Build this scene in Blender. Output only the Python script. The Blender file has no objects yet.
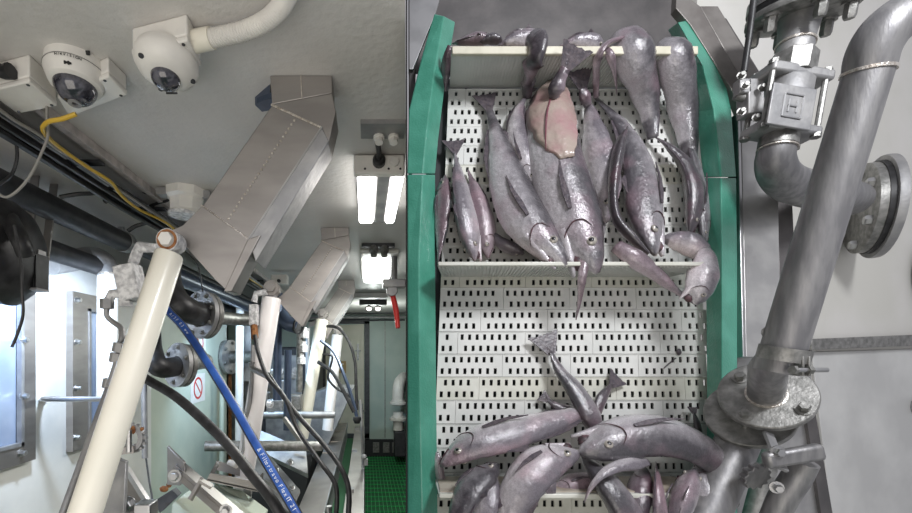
import bpy, bmesh, math, random
from mathutils import Vector as V, Matrix
random.seed(7)
S = bpy.context.scene
COL = S.collection
# ---------------------------------------------------------------- camera
F = 420.0; CX = 365.0; CY = 355.0; CZ = 1.6        # focal length (px), principal point, eye height
cd = bpy.data.cameras.new('camera'); cam = bpy.data.objects.new('camera', cd); COL.objects.link(cam)
cd.sensor_width = 36; cd.lens = F/912*36
cd.shift_x = (456-CX)/912; cd.shift_y = (CY-256.5)/912
cd.clip_start = 0.02
cam.location = (0, 0, CZ); cam.rotation_euler = (math.pi/2, 0, 0)
S.camera = cam
# ---------------------------------------------------------------- light
w = bpy.data.worlds.new('world'); S.world = w; w.use_nodes = True
w.node_tree.nodes['Background'].inputs[0].default_value = (0.80, 0.80, 0.86, 1)
w.node_tree.nodes['Background'].inputs[1].default_value = 0.52
def area(name, loc, target, size, power, col, sy=None):
    d = bpy.data.lights.new(name, 'AREA'); d.energy = power; d.color = col; d.size = size
    if sy: d.shape = 'RECTANGLE'; d.size_y = sy
    o = bpy.data.objects.new(name, d); COL.objects.link(o); o.location = loc
    o.rotation_euler = (V(target)-V(loc)).to_track_quat('-Z', 'Y').to_euler()
    return o
def point(name, loc, power, col, r=0.04):
    d = bpy.data.lights.new(name, 'POINT'); d.energy = power; d.color = col; d.shadow_soft_size = r
    o = bpy.data.objects.new(name, d); COL.objects.link(o); o.location = loc
area('fill_left_room', (-0.55, -1.2, 0.9), (-0.5, 1.6, 2.2), 2.0, 27, (1.0, 0.93, 0.83))  # added fill, low behind the camera, to brighten the ceiling; no real fixture
area('fill_right_room', (1.35, -0.5, 3.5), (0.95, 1.6, 1.7), 0.55, 66, (0.96, 0.97, 1.0))  # added fill above and behind the camera, brightens belt and fish; no real fixture
area('lamp_aisle_near', (0.03, 1.6, 2.13), (0.03, 1.6, 0), 0.10, 9, (1.0, 0.96, 0.92), 0.4)
area('lamp_aisle_far', (0.08, 3.0, 2.10), (0.08, 3.0, 0), 0.2, 26, (0.96, 1.0, 0.95), 0.5)
point('fill_far_end', (0.1, 5.2, 1.95), 17.0, (0.92, 1.0, 0.95), 0.1)  # added fill without a fixture, brightens the back wall
def spot(name, loc, target, power, col, deg=110, r=0.04):
    d = bpy.data.lights.new(name, 'SPOT'); d.energy = power; d.color = col; d.shadow_soft_size = r; d.spot_size = math.radians(deg); d.spot_blend = .6
    o = bpy.data.objects.new(name, d); COL.objects.link(o); o.location = loc; o.rotation_euler = (V(target)-V(loc)).to_track_quat('-Z', 'Y').to_euler()
spot('work_lamp_blue', (-1.05, 1.55, 1.88), (-1.4, 1.95, 1.45), 44, (0.66, 0.80, 1.0), 130)
spot('work_lamp_blue_deep', (-0.9, 3.2, 1.95), (-1.0, 3.9, 1.0), 50, (0.50, 0.72, 1.0), 130)
S.view_settings.view_transform = 'Standard'; S.view_settings.look = 'None'
S.view_settings.gamma = 1; S.view_settings.use_curve_mapping = False
S.view_settings.exposure = 0.0

# ---------------------------------------------------------------- materials
def mat(name, c, rough=0.5, metal=0.0, c2=None, scale=8.0, bump=0.0, bscale=60.0, emit=0.0, coat=0.0, lo=0.4, hi=0.62, stretch=None, alpha=None, trans=0.0):
    m = bpy.data.materials.new(name); m.use_nodes = True; nt = m.node_tree; b = nt.nodes['Principled BSDF']
    b.inputs['Base Color'].default_value = (*c, 1); b.inputs['Roughness'].default_value = rough
    b.inputs['Metallic'].default_value = metal
    if coat: b.inputs['Coat Weight'].default_value = coat; b.inputs['Coat Roughness'].default_value = 0.12
    if trans: b.inputs['Transmission Weight'].default_value = trans
    if emit:
        b.inputs['Emission Color'].default_value = (*c, 1); b.inputs['Emission Strength'].default_value = emit
    geo = nt.nodes.new('ShaderNodeNewGeometry')
    vec = geo.outputs['Position']
    if stretch:
        mp = nt.nodes.new('ShaderNodeMapping'); mp.inputs['Scale'].default_value = stretch
        nt.links.new(vec, mp.inputs['Vector']); vec = mp.outputs['Vector']
    if c2:
        n = nt.nodes.new('ShaderNodeTexNoise'); n.inputs['Scale'].default_value = scale; n.inputs['Detail'].default_value = 6
        nt.links.new(vec, n.inputs['Vector'])
        r = nt.nodes.new('ShaderNodeValToRGB'); r.color_ramp.elements[0].position = lo; r.color_ramp.elements[1].position = hi
        r.color_ramp.elements[0].color = (*c, 1); r.color_ramp.elements[1].color = (*c2, 1)
        nt.links.new(n.outputs['Fac'], r.inputs['Fac']); nt.links.new(r.outputs['Color'], b.inputs['Base Color'])
    if bump:
        n2 = nt.nodes.new('ShaderNodeTexNoise'); n2.inputs['Scale'].default_value = bscale; n2.inputs['Detail'].default_value = 3
        nt.links.new(vec, n2.inputs['Vector'])
        bp = nt.nodes.new('ShaderNodeBump'); bp.inputs['Strength'].default_value = bump; bp.inputs['Distance'].default_value = 0.004
        nt.links.new(n2.outputs['Fac'], bp.inputs['Height']); nt.links.new(bp.outputs['Normal'], b.inputs['Normal'])
    return m
M = {}
M['ceil'] = mat('ceiling_paint', (.56,.545,.52), .45, c2=(.62,.60,.575), scale=3, bump=.5, bscale=55)
M['white_wall'] = mat('white_wall_paint', (.70,.70,.67), .4, c2=(.78,.77,.73), scale=5, bump=.25, bscale=40)
M['green_wall'] = mat('pale_green_paint', (.50,.56,.46), .4, c2=(.56,.61,.50), scale=4, bump=.25, bscale=40)
M['back_wall'] = mat('back_wall_paint', (.40,.50,.45), .45, c2=(.46,.55,.49), scale=3, bump=.2, bscale=30)
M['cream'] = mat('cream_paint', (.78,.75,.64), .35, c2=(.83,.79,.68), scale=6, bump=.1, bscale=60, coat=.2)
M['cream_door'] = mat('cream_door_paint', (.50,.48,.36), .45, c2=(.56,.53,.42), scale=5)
M['white'] = mat('white_plastic', (.72,.70,.66), .4, c2=(.78,.76,.71), scale=20)
M['white_cyl'] = mat('white_cylinder_paint', (.90,.87,.86), .4, c2=(.94,.91,.90), scale=5, bump=.1)
M['valve_white'] = mat('painted_valve_white', (.45,.45,.46), .5, c2=(.8,.8,.8), scale=70, bump=.8, bscale=120)
M['steel'] = mat('brushed_stainless', (.36,.34,.325), .50, 1.0, c2=(.42,.397,.38), scale=7, bump=.05, bscale=30, stretch=(1,1,3))
M['steel_dull'] = mat('dull_stainless', (.33,.33,.335), .58, .8, c2=(.44,.435,.43), scale=14, bump=.3, bscale=70)
M['steel_bright'] = mat('bright_stainless', (.56,.56,.56), .35, 1.0, c2=(.46,.46,.46), scale=10)
M['weld'] = mat('weld_bead', (.80,.76,.70), .35, .8, c2=(.55,.49,.43), scale=120, bump=.5, bscale=200)
M['pipe'] = mat('galvanised_pipe_steel', (.215,.212,.218), .45, .6, c2=(.30,.295,.295), scale=16, bump=.12, bscale=90, stretch=(3,3,.6))
M['flange'] = mat('worn_flange_steel', (.19,.19,.18), .48, .7, c2=(.36,.355,.34), scale=38, bump=.3, bscale=120, lo=.35, hi=.68)
M['frame_steel'] = mat('conveyor_frame_steel', (.44,.435,.43), .42, .8, c2=(.53,.525,.51), scale=12, bump=.1)
M['frame_dark'] = mat('stained_frame_steel', (.17,.155,.145), .45, .5, c2=(.24,.225,.21), scale=10, bump=.1)
M['backplate'] = mat('dark_back_plate', (.11,.105,.105), .5, .6, c2=(.16,.15,.148), scale=6, bump=.1)
M['black'] = mat('black_rubber', (.012,.012,.013), .45, c2=(.03,.03,.032), scale=30)
M['black_pipe'] = mat('black_pipe_insulation', (.028,.03,.034), .5, c2=(.05,.05,.055), scale=20)
M['blue'] = mat('blue_hose', (.014,.06,.26), .4, c2=(.025,.10,.38), scale=25)
M['blue_dark'] = mat('blue_grey_pipe', (.055,.075,.12), .3, .4, c2=(.08,.105,.16), scale=8)
M['ink'] = mat('white_ink', (.75,.78,.8), .6)
M['ink_black'] = mat('black_ink', (.02,.02,.02), .6)
M['yellow'] = mat('yellow_cable', (.62,.40,.04), .5)
M['grey_cable'] = mat('grey_cable', (.27,.26,.24), .5)
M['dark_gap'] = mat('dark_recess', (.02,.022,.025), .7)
M['glass_dark'] = mat('smoked_dome', (.03,.03,.04), .06, coat=1.0, c2=(.09,.09,.11), scale=60)
M['pane'] = mat('blue_window_pane', (.30,.38,.56), .25, .4, c2=(.46,.54,.68), scale=3)
M['red'] = mat('red_paint', (.55,.03,.025), .4)
M['rail_sheen'] = mat('pale_rail', (.60,.55,.53), .4, .2, c2=(.42,.39,.37), scale=30)  # pale tone paints in the light that the steel rail reflects
M['rust'] = mat('rust', (.16,.055,.02), .8, c2=(.34,.15,.05), scale=60, bump=.6)
M['green_grate'] = mat('green_floor_grating', (.02,.26,.07), .5, c2=(.03,.34,.09), scale=12)
M['green_deck'] = mat('dark_green_deck', (.008,.07,.024), .7)
M['green'] = mat('green_guide_plastic', (.06,.27,.19), .30, c2=(.085,.33,.24), scale=10, bump=.35, bscale=150, coat=.4)
M['belt'] = mat('white_belt_plastic', (.60,.61,.585), .42, c2=(.68,.68,.655), scale=7, bump=.12, bscale=90, coat=.25)
M['belt2'] = mat('yellowed_belt_plastic', (.57,.57,.50), .42, c2=(.66,.66,.60), scale=9, bump=.12, bscale=90, coat=.25)
M['lip'] = mat('cream_flight_edge', (.50,.475,.37), .45, c2=(.58,.55,.44), scale=20)
M['shelf_top'] = mat('stained_shelf_top', (.36,.29,.23), .5, c2=(.50,.45,.38), scale=18)
M['rwall'] = mat('light_panel_wall', (.62,.61,.56), .5, c2=(.68,.665,.63), scale=2.5, bump=.12, bscale=20)
M['rwall_low'] = mat('lower_panel_wall', (.60,.60,.585), .4, c2=(.49,.49,.48), scale=3.2, bump=.15, bscale=25)
M['sign'] = mat('brown_notice', (.30,.19,.07), .6, c2=(.38,.26,.10), scale=40)
M['tube'] = mat('lit_tube', (1,.98,.95), .5, emit=5.0)
M['panel_lit'] = mat('lit_panel', (.97,1,.97), .5, emit=5.0)
M['spot_lit'] = mat('lit_spot', (1,.95,.9), .5, emit=6.0)
M['led'] = mat('red_led', (.9,.05,.05), .5, emit=1.5)
M['eye_gold'] = mat('fish_eye_ring', (.40,.37,.33), .2, .3, coat=.6)
M['eye_dark'] = mat('fish_pupil', (.01,.01,.012), .1, coat=1.0)
M['gill'] = mat('dark_gill', (.035,.022,.027), .5, c2=(.11,.05,.06), scale=60)
M['fin'] = mat('fish_fin', (.06,.05,.062), .35, c2=(.11,.09,.10), scale=70, coat=.1, bump=.6, bscale=90)
M['guts'] = mat('torn_pink_flesh', (.34,.20,.20), .35, c2=(.36,.29,.25), scale=10, bump=1.0, bscale=45, coat=.5, lo=.36, hi=.62)
M['red_flesh'] = mat('dark_red_flesh', (.18,.06,.08), .35, coat=.6)
M['edge'] = mat('black_edge_strip', (.003,.003,.003), .9)

def fish_mat(name, back, belly, pink):
    m = bpy.data.materials.new(name); m.use_nodes = True; nt = m.node_tree; b = nt.nodes['Principled BSDF']
    at = nt.nodes.new('ShaderNodeAttribute'); at.attribute_name = 'tone'
    geo = nt.nodes.new('ShaderNodeNewGeometry')
    n = nt.nodes.new('ShaderNodeTexNoise'); n.inputs['Scale'].default_value = 28; n.inputs['Detail'].default_value = 5
    nt.links.new(geo.outputs['Position'], n.inputs['Vector'])
    ma = nt.nodes.new('ShaderNodeMath'); ma.operation = 'MULTIPLY_ADD'; ma.inputs[1].default_value = 0.50; ma.inputs[2].default_value = -0.25
    nt.links.new(n.outputs['Fac'], ma.inputs[0])
    ad = nt.nodes.new('ShaderNodeMath'); ad.operation = 'ADD'
    nt.links.new(ma.outputs[0], ad.inputs[0]); nt.links.new(at.outputs['Fac'], ad.inputs[1])
    r = nt.nodes.new('ShaderNodeValToRGB'); e = r.color_ramp.elements
    e[0].position = 0.15; e[0].color = (*belly, 1); e[1].position = 0.82; e[1].color = (*back, 1)
    x = e.new(0.50); x.color = (*[belly[i]*.40+back[i]*.60 for i in range(3)], 1)
    nt.links.new(ad.outputs[0], r.inputs['Fac'])
    n3 = nt.nodes.new('ShaderNodeTexNoise'); n3.inputs['Scale'].default_value = 9
    nt.links.new(geo.outputs['Position'], n3.inputs['Vector'])
    rr = nt.nodes.new('ShaderNodeValToRGB'); rr.color_ramp.elements[0].position = .50; rr.color_ramp.elements[1].position = .72
    nt.links.new(n3.outputs['Fac'], rr.inputs['Fac'])
    mx = nt.nodes.new('ShaderNodeMix'); mx.data_type = 'RGBA'; mx.inputs['B'].default_value = (*pink, 1)
    sc = nt.nodes.new('ShaderNodeMath'); sc.operation = 'MULTIPLY'; sc.inputs[1].default_value = .45
    nt.links.new(rr.outputs['Color'], sc.inputs[0]); nt.links.new(sc.outputs[0], mx.inputs['Factor'])
    nt.links.new(r.outputs['Color'], mx.inputs['A'])
    sp = nt.nodes.new('ShaderNodeTexNoise'); sp.inputs['Scale'].default_value = 260; nt.links.new(geo.outputs['Position'], sp.inputs['Vector'])
    spm = nt.nodes.new('ShaderNodeMapRange'); spm.inputs['From Min'].default_value = .35; spm.inputs['From Max'].default_value = .65
    spm.inputs['To Min'].default_value = .84; spm.inputs['To Max'].default_value = 1.10
    nt.links.new(sp.outputs['Fac'], spm.inputs['Value'])
    mu = nt.nodes.new('ShaderNodeMix'); mu.data_type = 'RGBA'; mu.blend_type = 'MULTIPLY'; mu.inputs['Factor'].default_value = 1
    nt.links.new(mx.outputs['Result'], mu.inputs['A']); nt.links.new(spm.outputs['Result'], mu.inputs['B'])
    nt.links.new(mu.outputs['Result'], b.inputs['Base Color'])
    b.inputs['Roughness'].default_value = .34; b.inputs['Coat Weight'].default_value = .9; b.inputs['Coat Roughness'].default_value = .07
    b.inputs['Metallic'].default_value = .1
    bp = nt.nodes.new('ShaderNodeBump'); bp.inputs['Strength'].default_value = .6; bp.inputs['Distance'].default_value = .006
    bc = nt.nodes.new('ShaderNodeBump'); bc.inputs['Strength'].default_value = .8; bc.inputs['Distance'].default_value = .004
    n5 = nt.nodes.new('ShaderNodeTexNoise'); n5.inputs['Scale'].default_value = 45; n5.inputs['Detail'].default_value = 6; n5.inputs['Roughness'].default_value = .65
    nt.links.new(geo.outputs['Position'], n5.inputs['Vector']); nt.links.new(n5.outputs['Fac'], bc.inputs['Height']); nt.links.new(bc.outputs['Normal'], b.inputs['Coat Normal'])
    n4 = nt.nodes.new('ShaderNodeTexNoise'); n4.inputs['Scale'].default_value = 75; n4.inputs['Detail'].default_value = 4
    nt.links.new(geo.outputs['Position'], n4.inputs['Vector']); nt.links.new(n4.outputs['Fac'], bp.inputs['Height'])
    nt.links.new(bp.outputs['Normal'], b.inputs['Normal'])
    return m
FM = {'grey': fish_mat('grey_fish_skin', (.062,.057,.066), (.56,.53,.56), (.30,.20,.24)),
      'silver': fish_mat('silver_fish_skin', (.15,.135,.155), (.86,.81,.84), (.55,.38,.43)),
      'dark': fish_mat('dark_fish_skin', (.05,.042,.05), (.26,.21,.24), (.18,.08,.11)),
      'pink': fish_mat('pinkish_fish_skin', (.15,.11,.128), (.52,.43,.47), (.34,.20,.24))}

# ---------------------------------------------------------------- mesh helpers
def frame_of(axis):
    a = V(axis).normalized(); t = V((0,0,1)) if abs(a.z) < .9 else V((1,0,0))
    u = a.cross(t).normalized(); v = a.cross(u).normalized(); return a, u, v
class B:
    def __init__(s): s.v = []; s.f = []
    def add(s, vs, fs):
        k = len(s.v); s.v += [V(p) for p in vs]; s.f += [[i+k for i in f] for f in fs]; return s
    def hexa(s, p):        # p: 8 points, bottom 4 then top 4
        return s.add(p, [(0,3,2,1),(4,5,6,7),(0,1,5,4),(1,2,6,5),(2,3,7,6),(3,0,4,7)])
    def box(s, c, sz, ax=None):
        X, Y, Z = ax or (V((1,0,0)), V((0,1,0)), V((0,0,1))); c = V(c); h = [q/2 for q in sz]
        return s.hexa([c+X*(a*h[0])+Y*(b*h[1])+Z*(d*h[2]) for d in (-1,1) for a, b in ((-1,-1),(1,-1),(1,1),(-1,1))])
    def prism(s, poly, vec):
        n = len(poly); poly = [V(p) for p in poly]; vec = V(vec)
        return s.add(poly+[p+vec for p in poly], [tuple(range(n))[::-1], tuple(range(n, 2*n))]+[(i,(i+1)%n,(i+1)%n+n,i+n) for i in range(n)])
    def bar(s, a, b, wd, th, up=(0,0,1)):
        a = V(a); b = V(b); d = (b-a).normalized(); x = d.cross(V(up)).normalized(); y = x.cross(d).normalized()
        q = [(-1,-1),(1,-1),(1,1),(-1,1)]
        return s.hexa([p+x*(i*wd/2)+y*(j*th/2) for p in (a, b) for i, j in q])
    def tube(s, pts, r, n=12, smooth=True, caps=True):
        pts = [V(p) for p in pts]; rs = r if isinstance(r, (list, tuple)) else [r]*len(pts)
        if smooth and len(pts) > 2: pts, rs = spline(pts, rs, max(2, int(24/len(pts))+2))
        k = len(s.v); u = None
        for i, p in enumerate(pts):
            t = (pts[min(i+1, len(pts)-1)]-pts[max(i-1, 0)]).normalized()
            if u is None: _, u, _ = frame_of(t)
            u = (u-t*u.dot(t)).normalized(); v = t.cross(u)
            for j in range(n):
                a = 2*math.pi*j/n; s.v.append(p+(u*math.cos(a)+v*math.sin(a))*rs[i])
        m = len(pts)
        for i in range(m-1):
            for j in range(n): s.f.append([k+i*n+j, k+i*n+(j+1)%n, k+(i+1)*n+(j+1)%n, k+(i+1)*n+j])
        if caps: s.f.append([k+j for j in range(n)][::-1]); s.f.append([k+(m-1)*n+j for j in range(n)])
        return s
    def lathe(s, o, axis, prof, n=24, hexn=None):     # prof: (distance along axis, radius)
        a, u, v = frame_of(axis); o = V(o); k = len(s.v); n = hexn or n
        for d, r in prof:
            for j in range(n):
                t = 2*math.pi*j/n; s.v.append(o+a*d+(u*math.cos(t)+v*math.sin(t))*max(r, 1e-5))
        m = len(prof)
        for i in range(m-1):
            for j in range(n): s.f.append([k+i*n+j, k+i*n+(j+1)%n, k+(i+1)*n+(j+1)%n, k+(i+1)*n+j])
        s.f.append([k+j for j in range(n)][::-1]); s.f.append([k+(m-1)*n+j for j in range(n)])
        return s
    def ring(s, o, axis, ri, ro, th, n=32):
        return s.lathe_open(o, axis, [(0,ri),(0,ro),(th,ro),(th,ri),(0,ri)], n)
    def lathe_open(s, o, axis, prof, n=32):
        a, u, v = frame_of(axis); o = V(o); k = len(s.v)
        for d, r in prof:
            for j in range(n):
                t = 2*math.pi*j/n; s.v.append(o+a*d+(u*math.cos(t)+v*math.sin(t))*r)
        for i in range(len(prof)-1):
            for j in range(n): s.f.append([k+i*n+j, k+i*n+(j+1)%n, k+(i+1)*n+(j+1)%n, k+(i+1)*n+j])
        return s
    def ball(s, o, r, n=12, sc=(1,1,1), axes=None):
        X, Y, Z = axes or (V((1,0,0)), V((0,1,0)), V((0,0,1))); o = V(o); k = len(s.v); m = n//2+1
        for i in range(m):
            ph = math.pi*i/(m-1)
            for j in range(n):
                th = 2*math.pi*j/n; q = (math.sin(ph)*math.cos(th), math.sin(ph)*math.sin(th), math.cos(ph))
                s.v.append(o+X*(q[0]*r*sc[0])+Y*(q[1]*r*sc[1])+Z*(q[2]*r*sc[2]))
        for i in range(m-1):
            for j in range(n): s.f.append([k+i*n+j, k+i*n+(j+1)%n, k+(i+1)*n+(j+1)%n, k+(i+1)*n+j])
        return s
def spline(pts, rs, k):
    P = [pts[0]*2-pts[1]]+pts+[pts[-1]*2-pts[-2]]; R = [rs[0]]+list(rs)+[rs[-1]]; out = []; ro = []
    for i in range(1, len(P)-2):
        for q in range(k):
            t = q/k; a, b, c, d = P[i-1], P[i], P[i+1], P[i+2]
            out.append(.5*((2*b)+(c-a)*t+(2*a-5*b+4*c-d)*t*t+(3*b-a-3*c+d)*t**3)); ro.append(R[i]*(1-t)+R[i+1]*t)
    out.append(pts[-1]); ro.append(rs[-1]); return out, ro
def wpos(o):
    p = V((0,0,0))
    while o: p += o.location; o = o.parent
    return p
def E(name, label, cat, loc, group=None):
    o = bpy.data.objects.new(name, None); COL.objects.link(o); o.location = V(loc); o.empty_display_size = .05
    o['label'] = label; o['category'] = cat
    if group: o['group'] = group
    return o
def O(name, b, m, parent=None, label=None, cat=None, group=None, kind=None, smooth=None, bevel=0):
    me = bpy.data.meshes.new(name)
    if parent: off = wpos(parent); loc = V((0,0,0))
    else:
        xs = [p.x for p in b.v]; ys = [p.y for p in b.v]; zs = [p.z for p in b.v]
        off = V(((min(xs)+max(xs))/2, (min(ys)+max(ys))/2, min(zs))); loc = off
    me.from_pydata([p-off for p in b.v], [], b.f)
    bm = bmesh.new(); bm.from_mesh(me); bmesh.ops.remove_doubles(bm, verts=bm.verts, dist=1e-6)
    bmesh.ops.recalc_face_normals(bm, faces=bm.faces); bm.to_mesh(me); bm.free()
    o = bpy.data.objects.new(name, me); COL.objects.link(o); o.location = loc; me.materials.append(M[m] if isinstance(m, str) else m)
    if smooth is None or smooth:
        me.shade_smooth(); me.set_sharp_from_angle(angle=math.radians(38))
    if bevel:
        bv = o.modifiers.new('bevel', 'BEVEL'); bv.width = bevel; bv.segments = 2; bv.limit_method = 'ANGLE'; bv.angle_limit = math.radians(40)
    if parent: o.parent = parent
    for k, q in (('label', label), ('category', cat), ('group', group), ('kind', kind)):
        if q: o[k] = q
    return o
def L(px, py, y): return V(((px-CX)/F*y, y, CZ+(CY-py)/F*y))
CE = 0.64                                             # ceiling above the eye
def U(px, py, drop=0.0):                              # point on a level plane below the ceiling
    y = (CE-drop)*F/(CY-py); return L(px, py, y)
def W(px, py, off=0.0):                               # point on the left wall plane
    y = (1.4-off)*F/(CX-px); return L(px, py, y)
def struct(name, b, m, parent=None, smooth=False): return O(name, b, m, parent, kind=None if parent else 'structure', smooth=smooth)
def hexbolt(b, o, axis, r=.008, h=.008):
    b.lathe(o, axis, [(0, r*1.5), (h*.25, r*1.5)], 12); b.lathe(V(o)+V(axis).normalized()*h*.25, axis, [(0, r), (h*.8, r), (h, r*.8)], hexn=6); return b
def text(name, s, size, parent, m, mtx, extrude=.0003):
    c = bpy.data.curves.new(name, 'FONT'); c.body = s; c.size = size; c.extrude = extrude; c.align_x = 'CENTER'; c.align_y = 'CENTER'
    t = bpy.data.objects.new(name+'_source', c); COL.objects.link(t)
    dg = bpy.context.evaluated_depsgraph_get(); me = bpy.data.meshes.new_from_object(t.evaluated_get(dg))
    bpy.data.objects.remove(t); me.name = name; me.transform(mtx); me.transform(Matrix.Translation(-wpos(parent)))
    me.materials.clear(); me.materials.append(M[m]); o = bpy.data.objects.new(name, me); COL.objects.link(o); o.parent = parent; return o
def basis(o, x, y):
    x = V(x).normalized(); z = x.cross(V(y)).normalized(); y = z.cross(x)
    return Matrix(((x.x,y.x,z.x,o[0]),(x.y,y.y,z.y,o[1]),(x.z,y.z,z.z,o[2]),(0,0,0,1)))

# ================================================================ SETTING, left compartment
PK = (406.6-CX)/F                                     # the dividing bulkhead runs away from the eye along x = PK*y
ZC = CZ+CE; YB = 6.7
b = B().prism([(-1.4,-.1,ZC),(-.012,-.1,ZC),(PK*YB-.004,YB,ZC),(-2.3,YB,ZC),(-2.3,4.3,ZC),(-1.4,4.3,ZC)], (0,0,.06)); struct('ceiling', b, 'ceil')
b = B().prism([(-1.4,-.1,0),(-1.4,2.75,0),(-1.4,2.75,ZC),(-1.4,-.1,ZC)], (-.05,0,0)); struct('wall_left', b, 'white_wall')
b = B().prism([(-1.4,2.75,0),(-1.4,4.3,0),(-1.4,4.3,ZC),(-1.4,2.75,ZC)], (-.05,0,0)); struct('wall_left_green', b, 'green_wall')
b = B().prism([(-1.4,4.3,0),(-2.3,4.3,0),(-2.3,4.3,ZC),(-1.4,4.3,ZC)], (0,-.05,0)).prism([(-2.3,4.3,0),(-2.3,YB,0),(-2.3,YB,ZC),(-2.3,4.3,ZC)], (-.05,0,0))
struct('wall_left_recess', b, 'green_wall')
back = struct('wall_back', B().prism([(-2.3,YB,0),(PK*YB-.004,YB,0),(PK*YB-.004,YB,ZC),(-2.3,YB,ZC)], (0,.06,0)), 'back_wall')
struct('wall_middle', B().prism([(PK*.8-.0014,.8,0),(PK*.8+.0014,.8,0),(PK*7+.0014,7,0),(PK*7-.0014,7,0)], (0,0,3.5)), 'edge')
struct('floor', B().prism([(-2.4,-.6,-.05),(3.6,-.6,-.05),(3.6,7,-.05),(-2.4,7,-.05)], (0,0,.04)), 'green_deck')
struct('floor_right_bounce', B().prism([(.12,.2,-.01),(3.6,.2,-.01),(3.6,7,-.01),(.80,7,-.01)], (0,0,.012)), 'rwall_low')  # unseen pale floor added to bounce light up under the flights
g = B()
x = -.35
while x < PK*YB-.02:
    y0 = max(1.5, (x+.02)/PK if x > 0 else 1.5); g.box((x, (y0+YB)/2-.01, -.002), (.006, YB-y0-.02, .012)); x += .042
y = 1.6
while y < YB-.05:
    g.box(((-.36+PK*y-.01)/2, y, -.003), (PK*y-.01+.36, .008, .010)); y += .15
O('floor_grating', g, 'green_grate', label='green slatted walkway grating at the far end of the aisle', cat='grating', kind='stuff', smooth=False)
struct('baseboard_back', B().box((0.30, YB-.03, .13), (.62, .05, .26)), 'dark_gap')
for i, px in enumerate((376, 386, 395)):
    O('trim_piece', B().box(((px-CX)/F*YB, YB-.065, .14), (.1, .02, .16)), 'flange', parent=bpy.data.objects['baseboard_back'])

# door in the back wall
def Bk(px, py, d=0): return L(px, py, YB-d)
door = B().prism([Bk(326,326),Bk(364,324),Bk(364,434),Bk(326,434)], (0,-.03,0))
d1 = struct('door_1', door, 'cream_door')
fr = B()
for a, c in (((364.5,320),(369.5,437)),((322,320),(326,437)),((322,319),(369.5,324)),((322,433),(369.5,438))):
    p = Bk(*a, .0); q = Bk(*c, .0); fr.box(((p.x+q.x)/2, YB-.03, (p.z+q.z)/2), (abs(p.x-q.x), .06, abs(p.z-q.z)))
O('door_frame', fr, 'black_pipe', d1)
for px, py in ((358,352),(362,412)):
    c = Bk(px, py, .05); h = B().box(c, (.03,.03,.26)).box(c+V((0,-.02,.02)), (.10,.015,.02)); O('door_latch', h, 'flange', d1)
sg = E('notice_sign', 'small brown notice on the cream door at the far end', 'sign', Bk(341,373,.04))
O('sign_plate', B().box(Bk(341,367,.04), (.16,.01,.19)), 'sign', sg); O('sign_mark', B().box(Bk(341,364,.048), (.09,.006,.02)), 'cream', sg)
struct('trim_1', B().box(Bk(385,378,.01), (.012,.02,1.9)), 'flange')
# ceiling pipes along the far wall
for i, (py, r, m) in enumerate(((313,.022,'black_pipe'),(318,.016,'steel_dull'),(321,.013,'black_pipe'))):
    O('ceiling_pipe', B().tube([L(300,py,6.35),L(405,py-1,6.35)], r, 8), m, label='%s pipe under the far end ceiling, %s of three' % (['thick black','thin grey steel','thin black'][i], ['highest','middle','lowest'][i]), cat='pipe', group='pipes across the far ceiling')
# white pipe beside the door
wp = E('vent_pipe', 'stubby white bent pipe with flanges right of the far door', 'pipe', L(399,453,6.2))
O('bent_pipe', B().tube([L(398,405,6.2),L(398,393,6.2),L(399,384,6.25),L(402,379,6.4),L(404,377,6.6)], .085, 14), 'white', wp)
for py in (400, 416): O('flange', B().lathe(L(398,py,6.2), (0,0,-1), [(0,.10),(.025,.10),(.03,.125),(.06,.125)], 20), 'white', wp)
O('lower_pipe', B().tube([L(398,412,6.2), L(398,430,6.2)], .075, 14), 'white', wp)
O('pump_base', B().box(L(399.5,443,6.2), (.16,.2,.36)), 'black_pipe', wp, bevel=.01)
# right-hand small hardware on the far ceiling
lv = E('pull_lever', 'red hand lever hanging from the ceiling at right', 'lever', L(392,290,2.6))
O('lever_mount', B().box(L(394,284,2.6), (.14,.08,.05)).lathe(L(392,291,2.6), (0,-1,0), [(-.03,.035),(.03,.035)], 16), 'steel_dull', lv, bevel=.005)
O('lever_arm', B().tube([L(392,292,2.6),L(396,310,2.58),L(398,328,2.55)], [.016,.018,.014], 10), 'red', lv)
O('mount_stem', B().tube([L(394,282,2.6), V((L(394,282,2.6).x, 2.6, ZC))], .02, 8), 'steel_dull', lv)
# ================================================================ camera domes and boxes on the ceiling
def ceil_box(t, name, px4, h, m='white', lidm='white'):
    pts = [U(x, y, h) for x, y in px4]; tp = [V((p.x, p.y, ZC)) for p in pts]; up = [p+V((0,0,.012)) for p in pts]
    O('box_body', B().hexa(up+tp), m, t, bevel=.004)
    c = sum(pts, V())/4; lid = [c+(p-c)*1.02 for p in pts]
    O('box_lid', B().hexa(lid+[p+V((0,0,.011)) for p in lid]), lidm, t, bevel=.003)
    s = B()
    for p in pts: q = c+(p-c)*.84; s.lathe(q, (0,0,-1), [(0,.0035),(.0015,.0032)], 10)
    O('screw', s, 'black_pipe', t)
t = E('junction_box', 'cream rectangular junction box with black gland, far upper left', 'box', U(10,95,.06))
ceil_box(t, 'a', [(-12,92),(29,82),(57,106),(18,114)], .06)
O('cable_gland', B().tube([U(-14,66,.035), U(4,72,.04), U(11,71,.04)], [.014,.014,.016], 12, smooth=False), 'black', t)
t = E('mount_box', 'plain white square box on the ceiling behind the printed dome camera', 'box', U(95,98,.05))
ceil_box(t, 'b', [(58,98),(108,77),(127,95),(70,117)], .045)
t = E('dome_camera', 'white dome camera with printed marks and large smoked dome beside cream box', 'camera', U(76,75,.0))
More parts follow.
